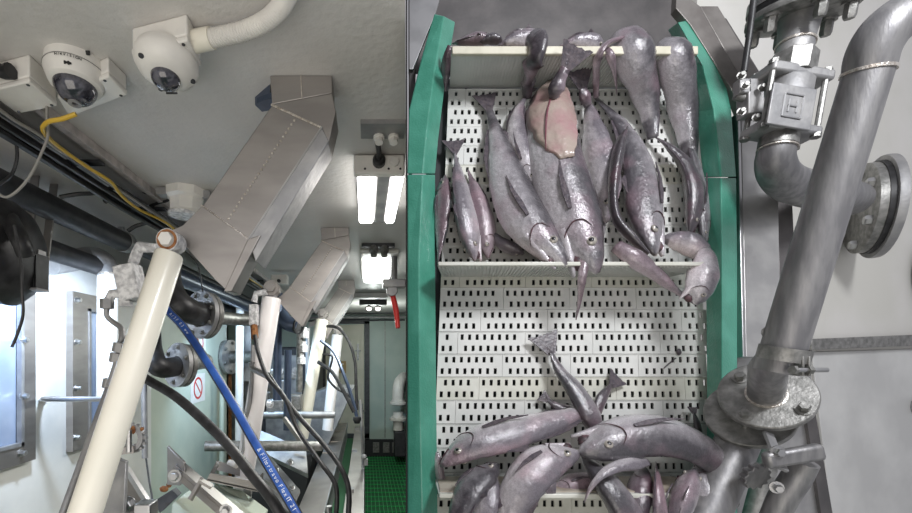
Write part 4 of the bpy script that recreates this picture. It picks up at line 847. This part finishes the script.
# ================================================================ FISH
PROF = [(0,.16),(.05,.18),(.12,.26),(.22,.46),(.35,.70),(.48,.88),(.60,.97),(.68,1.0),(.76,.94),(.82,.82),(.88,.66),(.93,.48),(.97,.30),(1,.10)]
TAIL = [(0,.05),(.2,.22),(.5,.55),(.8,.9),(.92,1),(.97,.9),(1,.55)]
BELLY = [(0,.16),(.1,.5),(.3,.85),(.6,1),(.85,.85),(1,.3)]
SLIM = [(0,.10),(.08,.2),(.2,.45),(.4,.8),(.6,1),(.78,.95),(.9,.62),(1,.12)]
def pf(P, t):
    for (a, x), (b_, y) in zip(P, P[1:]):
        if t <= b_: k = (t-a)/(b_-a); k = k*k*(3-2*k)*.5+k*.5; return x+(y-x)*k
    return P[-1][1]
FG = 'dead fish piled on the belt shelves'
def fish(label, pts, wpx, tone, roll=0.4, prof=PROF, tail=0, mouth=0, eye=True, pec=True, dors=True, gill=True, name='fish', flat=.72, belly=None, lower=True):
    """pts: (px, py, height above belt) from tail to head; roll: angle of the back out of the belt plane; sign flips side"""
    C = [Q(*p) for p in pts]; C, _ = spline(C, [0]*len(C), 10) if len(C) > 2 else (C, 0)
    if len(C) < 10: C = [C[0].lerp(C[-1], i/16) for i in range(17)]
    # resample evenly
    acc = [0]
    for i in range(1, len(C)): acc.append(acc[-1]+(C[i]-C[i-1]).length)
    Ln = acc[-1]; N = 34; P = []
    for k in range(N+1):
        d = Ln*k/N; i = max(j for j in range(len(acc)) if acc[j] <= d+1e-9); i = min(i, len(C)-2); P.append(C[i].lerp(C[i+1], (d-acc[i])/max(acc[i+1]-acc[i], 1e-9)))
    depth = P[N//2].y; rad = wpx/2*depth/F*.90
    t_ = E(name, label, 'fish', P[N//2]-BN*0, FG)
    side = 1 if roll >= 0 else -1; ra = abs(roll)
    def fr(k):
        k = max(0, min(N, k)); a = P[max(k-1,0)]; c = P[min(k+1,N)]; tn = (c-a).normalized(); nn = (BN-tn*BN.dot(tn)).normalized(); bb = tn.cross(nn)*side
        D = bb*math.cos(ra)+nn*math.sin(ra); Sd = nn*math.cos(ra)-bb*math.sin(ra); return tn, D, Sd
    vs = []; col = []; M_ = 18; rg = random.Random(len(label)*7+int(pts[0][0]))
    for k in range(N+1):
        t = k/N; tn, D, Sd = fr(k); hh = rad*pf(prof, t)*(1+rg.uniform(-.015,.015)); wv = hh*flat*(1 if t > .2 else .55+.45*t/.2)
        up = rad*.10*max(0, (t-.80)/.2) if mouth else 0
        for j in range(M_):
            a = 2*math.pi*j/M_; ca, sa = math.cos(a), math.sin(a); sq = 1-.10*abs(math.sin(2*a))
            h2 = hh*(1.0 if ca > 0 else (1.04 if .3 < t < .75 else (.8 if (mouth and t > .9) else 1)))
            vs.append(P[k]+D*(h2*ca*sq+up)+Sd*(wv*sa*sq)); tv = .5+.5*ca
            if t > .84: tv = tv*.75+.18
            if t < .15: tv = .75
            col.append(min(1, max(0, tv)))
    fs = [(k*M_+j, k*M_+(j+1)%M_, (k+1)*M_+(j+1)%M_, (k+1)*M_+j) for k in range(N) for j in range(M_)]
    fs.append(tuple(range(M_))[::-1]); fs.append(tuple(N*M_+j for j in range(M_)))
    if mouth:                                          # lower jaw grows from the throat
        k0 = int(N*.82); tn, D, Sd = fr(N); base = P[k0]-D*rad*pf(prof,.82)*.55; tip = P[N]-D*rad*(.12+(.62 if mouth >= .8 else .42)*mouth)-tn*rad*.12
        q0 = len(vs); m_ = 10
        for i in range(7):
            s = i/6; p = base.lerp(tip, s); w1 = rad*(.58*(1-s)+.12); h1 = rad*(.28*(1-s)+.06)
            for j in range(m_): a = 2*math.pi*j/m_; vs.append(p+D*h1*math.cos(a)+Sd*w1*flat*math.sin(a)); col.append(.25)
        fs += [(q0+i*m_+j, q0+i*m_+(j+1)%m_, q0+(i+1)*m_+(j+1)%m_, q0+(i+1)*m_+j) for i in range(6) for j in range(m_)]; fs.append(tuple(q0+6*m_+j for j in range(m_)))
    off = t_.location; me = bpy.data.meshes.new('body'); me.from_pydata([p-off for p in vs], [], fs)
    at = me.attributes.new('tone', 'FLOAT', 'POINT')
    for i, c in enumerate(col): at.data[i].value = c
    me.materials.append(FM[tone]); me.shade_smooth(); o = bpy.data.objects.new('body', me); COL.objects.link(o); o.parent = t_
    vis = 1
    if tail:
        tn, D, Sd = fr(0); Sd = (BN-tn*BN.dot(tn)).normalized(); D = tn.cross(Sd); r0 = rad*pf(prof, 0); R_ = tail/2*P[0].y/F; ln = R_*1.5; b = B()
        pts2 = [P[1]+D*r0, P[1]-D*r0]; K = 8; arc = []
        for i in range(K+1):
            s = -1+2*i/K; arc.append(P[0]-tn*ln*(1-.18*(1-s*s))*(1-.10*abs(s))*(1 if i % 2 else .93)-D*R_*s*1.0)
        poly = [P[1]+D*r0]+arc+[P[1]-D*r0]
        b.prism([p-Sd*.0015 for p in poly], Sd*.003)
        for i in range(1, K): b.tube([P[0], arc[i]], [.0025,.0012], 5, smooth=False)
        O('tail_fin', b, 'fin', t_)
    def onside(k, dz, lift=1.0, sg=1):
        tn, D, Sd = fr(k); hh = rad*pf(prof, k/N); a = math.acos(max(-1, min(1, dz))); return P[max(0,min(N,k))]+D*hh*math.cos(a)*.95+Sd*sg*hh*flat*math.sin(a)*lift, tn, D, Sd
    if dors and prof in (PROF, SLIM):
        for lo, hi, sg, hgt in ((.18,.50,1,.24),(.56,.70,1,.38),(.16,.48,-1,.22)):
            b = B(); vs2 = []; k0, k1 = int(N*lo), int(N*hi)
            for k in range(k0, k1+1):
                tn, D, Sd = fr(k); hh = rad*pf(prof, k/N); s = (k-k0)/(k1-k0); e = hgt*rad*math.sin(math.pi*min(1, s*.8+.12))*(1 if k % 2 else .85)
                base = P[k]+D*sg*hh*.93; vs2 += [base-Sd*.002, base+Sd*.002, base+D*sg*e-tn*e*.5+Sd*.0006, base+D*sg*e-tn*e*.5-Sd*.0006]
            f2 = []
            for i in range(k1-k0):
                for j in range(4): f2.append((i*4+j, i*4+(j+1)%4, (i+1)*4+(j+1)%4, (i+1)*4+j))
            f2 += [(0,1,2,3), tuple((k1-k0)*4+j for j in (3,2,1,0))]
            O('dorsal_fin' if sg > 0 else 'anal_fin', b.add(vs2, f2), 'fin', t_)
    if pec:
        k = int(N*.76); p, tn, D, Sd = onside(k, -.15, 1.02); ln = Ln*.17; wv = rad*.20; b = B()
        e = p-tn*ln+D*rad*.15+Sd*rad*.05
        e = e-tn*ln*.45; b.prism([p+D*wv*.32, p-D*wv*.32, p-tn*ln*.4-D*wv*.55+Sd*rad*.05, p-tn*ln*.9-D*wv*.35+Sd*rad*.06, e, p-tn*ln*.85+D*wv*.40+Sd*rad*.06, p-tn*ln*.4+D*wv*.55+Sd*rad*.05], Sd*.004); O('pectoral_fin', b, 'fin', t_)
    if eye:
        for sg in (1, -1):
            k = int(N*.905); p, tn, D, Sd = onside(k, .38, .93, sg); er = rad*.185
            ey = O('eye', B().ball(p, er, 12, (1,.55,1), (tn, Sd, D)), 'eye_gold', t_); O('pupil', B().ball(p+Sd*sg*er*.32, er*.55, 10, (1,.55,1), (tn, Sd, D)), 'eye_dark', ey)
            if ra > .9 and sg == -1: pass
    if gill:
        b = B(); pts3 = []
        for dz, kk in ((.55,.835),(.2,.80),(-.2,.795),(-.6,.82),(-.85,.86)): p, tn, D, Sd = onside(int(round(N*kk)), dz, 1.0); pts3.append(p)
        b.tube(pts3, [rad*.01,rad*.022,rad*.028,rad*.022,rad*.01], 6); O('gill_slit', b, 'gill', t_)
        if not mouth:
            pts3 = []
            for kk in (.90,.93,.96,1.0): p, tn, D, Sd = onside(int(round(N*kk)), -.45, 1.0); pts3.append(p)
            O('mouth', B().tube(pts3, rad*.03, 6), 'gill', t_)
    if mouth:
        tn, D, Sd = fr(N-1); k0 = int(N*.90); b = B(); b.ball(P[k0].lerp(P[N], .45)-D*rad*(.22+.15*mouth), rad*.22, 10, (1.5,.9,.7+.5*mouth), (tn, Sd, D)); O('mouth', b, 'gill', t_)
    if belly:
        b = B(); vs2 = []; k0, k1 = int(N*belly[0]), int(N*belly[1]); K = 9
        for k in range(k0, k1+1):
            tn, D, Sd = fr(k); hh = rad*pf(prof, k/N); s = (k-k0)/(k1-k0); wd = math.sin(math.pi*min(1, s*.8+.14))*rg.uniform(.8,1.05)
            for j in range(K):
                a = math.radians(90+(belly[2]-90)*1.0)+(j/(K-1)-.5)*2.9*wd; lift = 1.015+.03*math.sin(j*1.9)+rg.uniform(-.02,.02)-.05*(j in (0,K-1))
                vs2.append(P[k]+D*hh*math.cos(a)*lift+Sd*hh*flat*math.sin(a)*lift)
        f2 = [(i*K+j, i*K+j+1, (i+1)*K+j+1, (i+1)*K+j) for i in range(k1-k0) for j in range(K-1)]
        o = O('torn_belly', B().add(vs2, f2), 'guts', t_, 'torn pink belly flesh'); sd = o.modifiers.new('thick', 'SOLIDIFY'); sd.thickness = .005; b3 = B(); pts3 = []
        for q in range(6): p, tn, D, Sd = onside(int(N*(belly[0]+.03+(belly[1]-belly[0]-.06)*q/5)), .25-.12*q, 1.06); pts3.append(p)
        O('flesh_seam', b3.tube(pts3, [rad*.01,rad*.04,rad*.03,rad*.04,rad*.03,rad*.01], 6), 'red_flesh', t_)
    return t_
# --- heap on the middle shelf, back ones first
fish('small pinkish fish standing upright against the left green guide, middle shelf', [(438,262,.06),(441,235,.05),(443,200,.04),(444,176,.03)], 24, 'pink', 1.0, SLIM, mouth=.4)
fish('white bellied fish with forked dark tail, second from the left guide', [(455,152,.03),(459,178,.05),(464,210,.07),(470,238,.08),(476,261,.09)], 33, 'silver', -2.4, SLIM, tail=24, mouth=.8, pec=False)
fish('pink-grey fish squeezed between white bellied fish and long grey fish', [(468,170,.02),(477,195,.035),(484,225,.04),(488,258,.05)], 28, 'pink', .3, SLIM, pec=False)
fish('small silver fish head down on the shelf behind the long grey fish', [(488,226,.03),(500,242,.05),(524,254,.07)], 20, 'silver', 1.2, SLIM, mouth=.5, pec=False, dors=False)
fish('thin pink fish wedged behind the torn fish, left side', [(534,190,.03),(546,218,.04),(560,245,.06),(574,268,.09)], 17, 'pink', .4, SLIM, pec=False, eye=False)
fish('short silver fish between long grey fish and torn fish', [(528,92,.03),(517,115,.05),(519,145,.07),(527,170,.08),(534,192,.09)], 26, 'silver', -.5, PROF, pec=True, mouth=.3, tail=14)
fish('long grey fish in front, tail up, eye near the middle shelf edge', [(488,106,.03),(496,132,.05),(506,170,.08),(519,207,.11),(537,236,.15),(564,267,.19)], 49, 'grey', -.15, PROF, tail=25, mouth=.5)
fish('pale pink-grey fish upright right of the torn fish', [(586,96,.03),(590,114,.05),(596,145,.06),(603,180,.07),(607,222,.08)], 37, 'silver', 2.2, SLIM, tail=0, dors=False, pec=False)
fish('little grey fish filling the gap below the pale upright fish', [(606,190,.02),(602,212,.035),(595,240,.05),(594,262,.06)], 22, 'grey', .6, SLIM, pec=False, dors=False)
fish('large fish with torn pink belly and staring eye in the heap centre', [(550,88,.04),(548,118,.08),(553,155,.11),(567,200,.14),(579,238,.17),(594,274,.20)], 58, 'grey', -.35, [(0,.5),(.08,.78),(.2,.95),(.4,1),(.6,1),(.72,.97),(.78,.90),(.84,.76),(.89,.62),(.94,.45),(.98,.26),(1,.10)], mouth=.8, belly=(.0,.50,72))
fish('broad grey fish with gaping dark mouth, right of centre on middle shelf', [(596,98,.02),(618,122,.04),(634,155,.06),(642,192,.08),(646,222,.11),(657,256,.15)], 47, 'grey', .35, PROF, mouth=.6)
fish('slender dark eel-like fish lying over the broad grey fish', [(627,128,.11),(620,145,.13),(615,170,.14),(613,198,.15),(617,220,.16),(632,238,.17),(648,254,.17)], 19, 'dark', 1.3, [(0,.3),(.1,.9),(.3,1),(.6,.7),(.85,.75),(1,.4)], eye=False, pec=False, gill=False)
fish('slim tail fish hanging diagonally below the right end of middle shelf', [(696,305,.09),(678,292,.12),(655,273,.17),(634,258,.20),(616,246,.18)], 21, 'pink', .5, [(0,.08),(.2,.28),(.5,.65),(.8,.95),(1,.7)], eye=False, pec=False, gill=False)
fish('thin tail hanging straight down from the centre of middle shelf', [(576,320,.10),(580,298,.14),(582,280,.19),(584,262,.19)], 11, 'pink', .5, [(0,.1),(.3,.4),(.7,.8),(1,1)], eye=False, pec=False, gill=False, dors=False)
fish('crumpled dark pink fish curling down beside right green guide', [(652,135,.03),(668,146,.05),(684,163,.06),(693,186,.07),(694,210,.07),(690,236,.07)], 26, 'dark', .6, SLIM, mouth=.5)
fish('narrow grey fish pressed against the right green guide', [(680,128,.03),(692,152,.05),(699,182,.06),(703,215,.07),(704,250,.08)], 18, 'grey', .4, SLIM, pec=False)
fish('plump white bellied fish lying flat at the right end of middle shelf', [(662,238,.08),(675,240,.10),(690,244,.12),(706,256,.13)], 25, 'silver', 2.6, BELLY, eye=False, pec=False, gill=False)
fish('upside down fish head gaping over the right end of middle shelf', [(706,245,.13),(706,262,.17),(702,280,.18),(694,304,.17)], 31, 'silver', -.3, [(0,.3),(.3,.7),(.6,1),(.8,.9),(.92,.6),(1,.15)], mouth=1.3, pec=False, dors=False)
# --- fish over the top shelf
fish('pink fish piece with spiky fins at the left of top shelf', [(452,44,.12),(462,42,.14),(478,39,.14),(492,42,.14)], 20, 'pink', 1.2, SLIM, pec=False, mouth=.6)
fish('dark rounded fish beside the spiky pink one on top shelf', [(480,42,.15),(490,39,.15),(502,41,.15)], 17, 'dark', 1.2, BELLY, eye=False, gill=False, pec=False)
fish('silver fish lying along the top shelf left of dark hanging fish', [(498,46,.12),(512,40,.14),(528,39,.14),(545,43,.14)], 20, 'silver', 2.4, SLIM, pec=False)
fish('silvery fish lying along the top shelf, centre right', [(560,46,.11),(574,42,.12),(590,43,.12),(604,47,.12)], 19, 'silver', 2.2, SLIM, pec=False)
fish('dark tail shape drooping by the left guide under top shelf', [(444,92,.03),(446,74,.06),(447,56,.12),(450,46,.14)], 12, 'dark', .5, [(0,.4),(.5,1),(1,.6)], eye=False, pec=False, gill=False)
fish('dark fish bent over the top shelf edge left of centre', [(527,98,.04),(528,82,.09),(534,62,.19),(538,46,.21),(530,38,.18)], 27, 'dark', 1.2, [(0,.45),(.2,.62),(.5,.85),(.8,1),(.95,.8),(1,.5)], eye=False, gill=False, pec=False)
fish('dark fish hanging with fan tail spread upward over top shelf', [(566,68,.20),(560,79,.18),(556,90,.16),(554,98,.14)], 19, 'dark', .1, [(0,.6),(.3,.7),(.7,1),(1,.6)], tail=32, eye=False, gill=False, pec=False)
fish('dark fan tail fish pointing down between torn and pale fish', [(583,88,.08),(584,94,.07),(588,106,.05)], 17, 'dark', .1, [(0,.6),(.5,.9),(1,.6)], tail=29, eye=False, gill=False, pec=False)
fish('thin pink fish arching like a hook over top shelf', [(596,98,.05),(596,78,.10),(598,58,.19),(607,44,.21),(622,38,.20)], 10, 'pink', 1.0, [(0,.6),(.5,1),(1,.7)], eye=False, gill=False, pec=False, dors=False)
fish('needle thin tail drooping beside the biggest hanging fish', [(617,95,.08),(615,76,.13),(611,58,.19),(604,47,.19)], 9, 'pink', 1.0, [(0,.1),(.4,.45),(.8,1),(1,.6)], eye=False, gill=False, pec=False, dors=False)
fish('biggest grey fish bent over the top shelf, right of centre', [(653,138,.04),(650,115,.05),(645,90,.09),(638,66,.16),(629,47,.18),(616,38,.14)], 39, 'grey', .7, [(0,.28),(.2,.48),(.45,.78),(.7,.98),(.88,.96),(.96,.75),(1,.4)], eye=False, gill=False, pec=False)
fish('grey fish bent over the top shelf next to right green guide', [(691,162,.04),(687,132,.05),(683,104,.07),(679,76,.13),(674,56,.17),(662,43,.14)], 34, 'grey', .6, [(0,.35),(.2,.58),(.45,.85),(.7,1),(.88,.95),(.96,.7),(1,.4)], eye=False, gill=False, pec=False)
# --- heap on the bottom shelf
fish('silver fish standing in lower left corner beneath the pale horizontal one', [(452, 560, 0.21), (458, 520, 0.22), (472, 488, 0.19), (498, 464, 0.14)], 42, 'grey', 1.2, SLIM, pec=True)
fish('grey fish pointing up under the pale horizontal fish', [(484, 560, 0.2), (484, 525, 0.215), (486, 498, 0.19), (490, 472, 0.14)], 34, 'silver', .9, SLIM, mouth=.4)
fish('small silver fish sliver in the lower left corner by the guide', [(446,498,.05),(440,475,.05),(437,452,.05)], 11, 'silver', .5, BELLY, eye=False, gill=False, pec=False)
fish('small dark fish tail right behind the raised tail fish', [(612,385,.03),(602,398,.05),(594,418,.07)], 17, 'dark', .4, [(0,.4),(.5,.9),(1,.8)], tail=22, eye=False, gill=False, pec=False)
fish('little dark tail peeping left of the raised tail fish', [(548,400,.03),(560,408,.04),(578,412,.05)], 15, 'dark', .4, [(0,.4),(.5,.9),(1,.8)], tail=13, eye=False, gill=False, pec=False)
fish('fish with fan tail raised highest above the bottom heap', [(551,352,.04),(560,371,.05),(575,390,.07),(588,412,.09),(598,434,.10)], 31, 'grey', .7, [(0,.28),(.2,.5),(.5,.85),(.8,1),(1,.6)], tail=32, eye=False, gill=False, pec=False)
fish('dark twin tail tips against right guide above the curved fish', [(694,413,.03),(697,424,.04),(700,440,.05)], 11, 'dark', .4, [(0,.4),(.5,.9),(1,.8)], tail=10, eye=False, gill=False, pec=False)
fish('pale horizontal fish with head at the left side of bottom heap', [(603,404,.05),(580,412,.08),(545,424,.10),(505,435,.12),(470,446,.13),(440,466,.12)], 47, 'silver', -.9, PROF, gill=True)
fish('pink headed fish low in the middle of bottom heap', [(618, 478, 0.1), (600, 480, 0.12), (580, 484, 0.13), (552, 492, 0.13)], 28, 'pink', -.6, PROF, mouth=.5, dors=False)
fish('plump silver fish head up right with round eye, bottom centre', [(498, 560, 0.21), (508, 520, 0.23), (522, 487, 0.23), (545, 462, 0.21), (578, 450, 0.2)], 50, 'silver', .75, PROF, mouth=.7)
fish('grey fish pointing downward beneath the long curved fish', [(582, 455, 0.15), (600, 476, 0.2), (618, 500, 0.23), (634, 530, 0.22), (645, 560, 0.21)], 46, 'grey', .8, BELLY, eye=False, gill=True, pec=False)
fish('narrow pinkish fish upright below the long curved fish', [(656, 462, 0.14), (658, 485, 0.19), (660, 510, 0.215), (663, 550, 0.2)], 20, 'pink', .5, SLIM, pec=False)
fish('white fish with open gill in the lower right corner', [(668, 560, 0.2), (676, 525, 0.22), (684, 497, 0.215), (694, 470, 0.17)], 36, 'silver', 2.2, SLIM, mouth=.9)
fish('small grey fish against right guide near the flange', [(712, 540, 0.19), (708, 505, 0.2), (702, 480, 0.17), (696, 464, 0.13)], 24, 'grey', .8, SLIM, pec=False)
fish('dark fish filling behind lower pipes of the bottom heap', [(632, 560, 0.17), (636, 520, 0.19), (640, 488, 0.16), (644, 465, 0.12)], 26, 'dark', .8, SLIM, pec=False, eye=False)
fish('crescent shaped white tail arching over bottom heap', [(584, 503, 0.26), (590, 489, 0.27), (602, 475, 0.27), (620, 466, 0.25), (646, 462, 0.22)], 20, 'silver', 1.0, [(0,.06),(.25,.35),(.5,.7),(.8,1),(1,.6)], eye=False, gill=False, pec=False, dors=False)
fish('long curved fish with gaping mouth arched across the bottom heap', [(733,505,.12),(726,480,.14),(708,456,.16),(682,441,.18),(650,435,.19),(615,440,.20),(578,451,.21)], 52, 'grey', -.55, [(0,.55),(.15,.72),(.35,.88),(.6,1),(.76,.98),(.84,.9),(.90,.74),(.95,.52),(.985,.3),(1,.12)], mouth=.9)
O('debris', B().ball(Q(679,352,.006), .010, 8, (1,.6,1.3)).tube([Q(676,358,.004), Q(664,368,.004)], .002, 5), 'fin', label='small dark scrap stuck to the belt below the gaping head', cat='scrap')
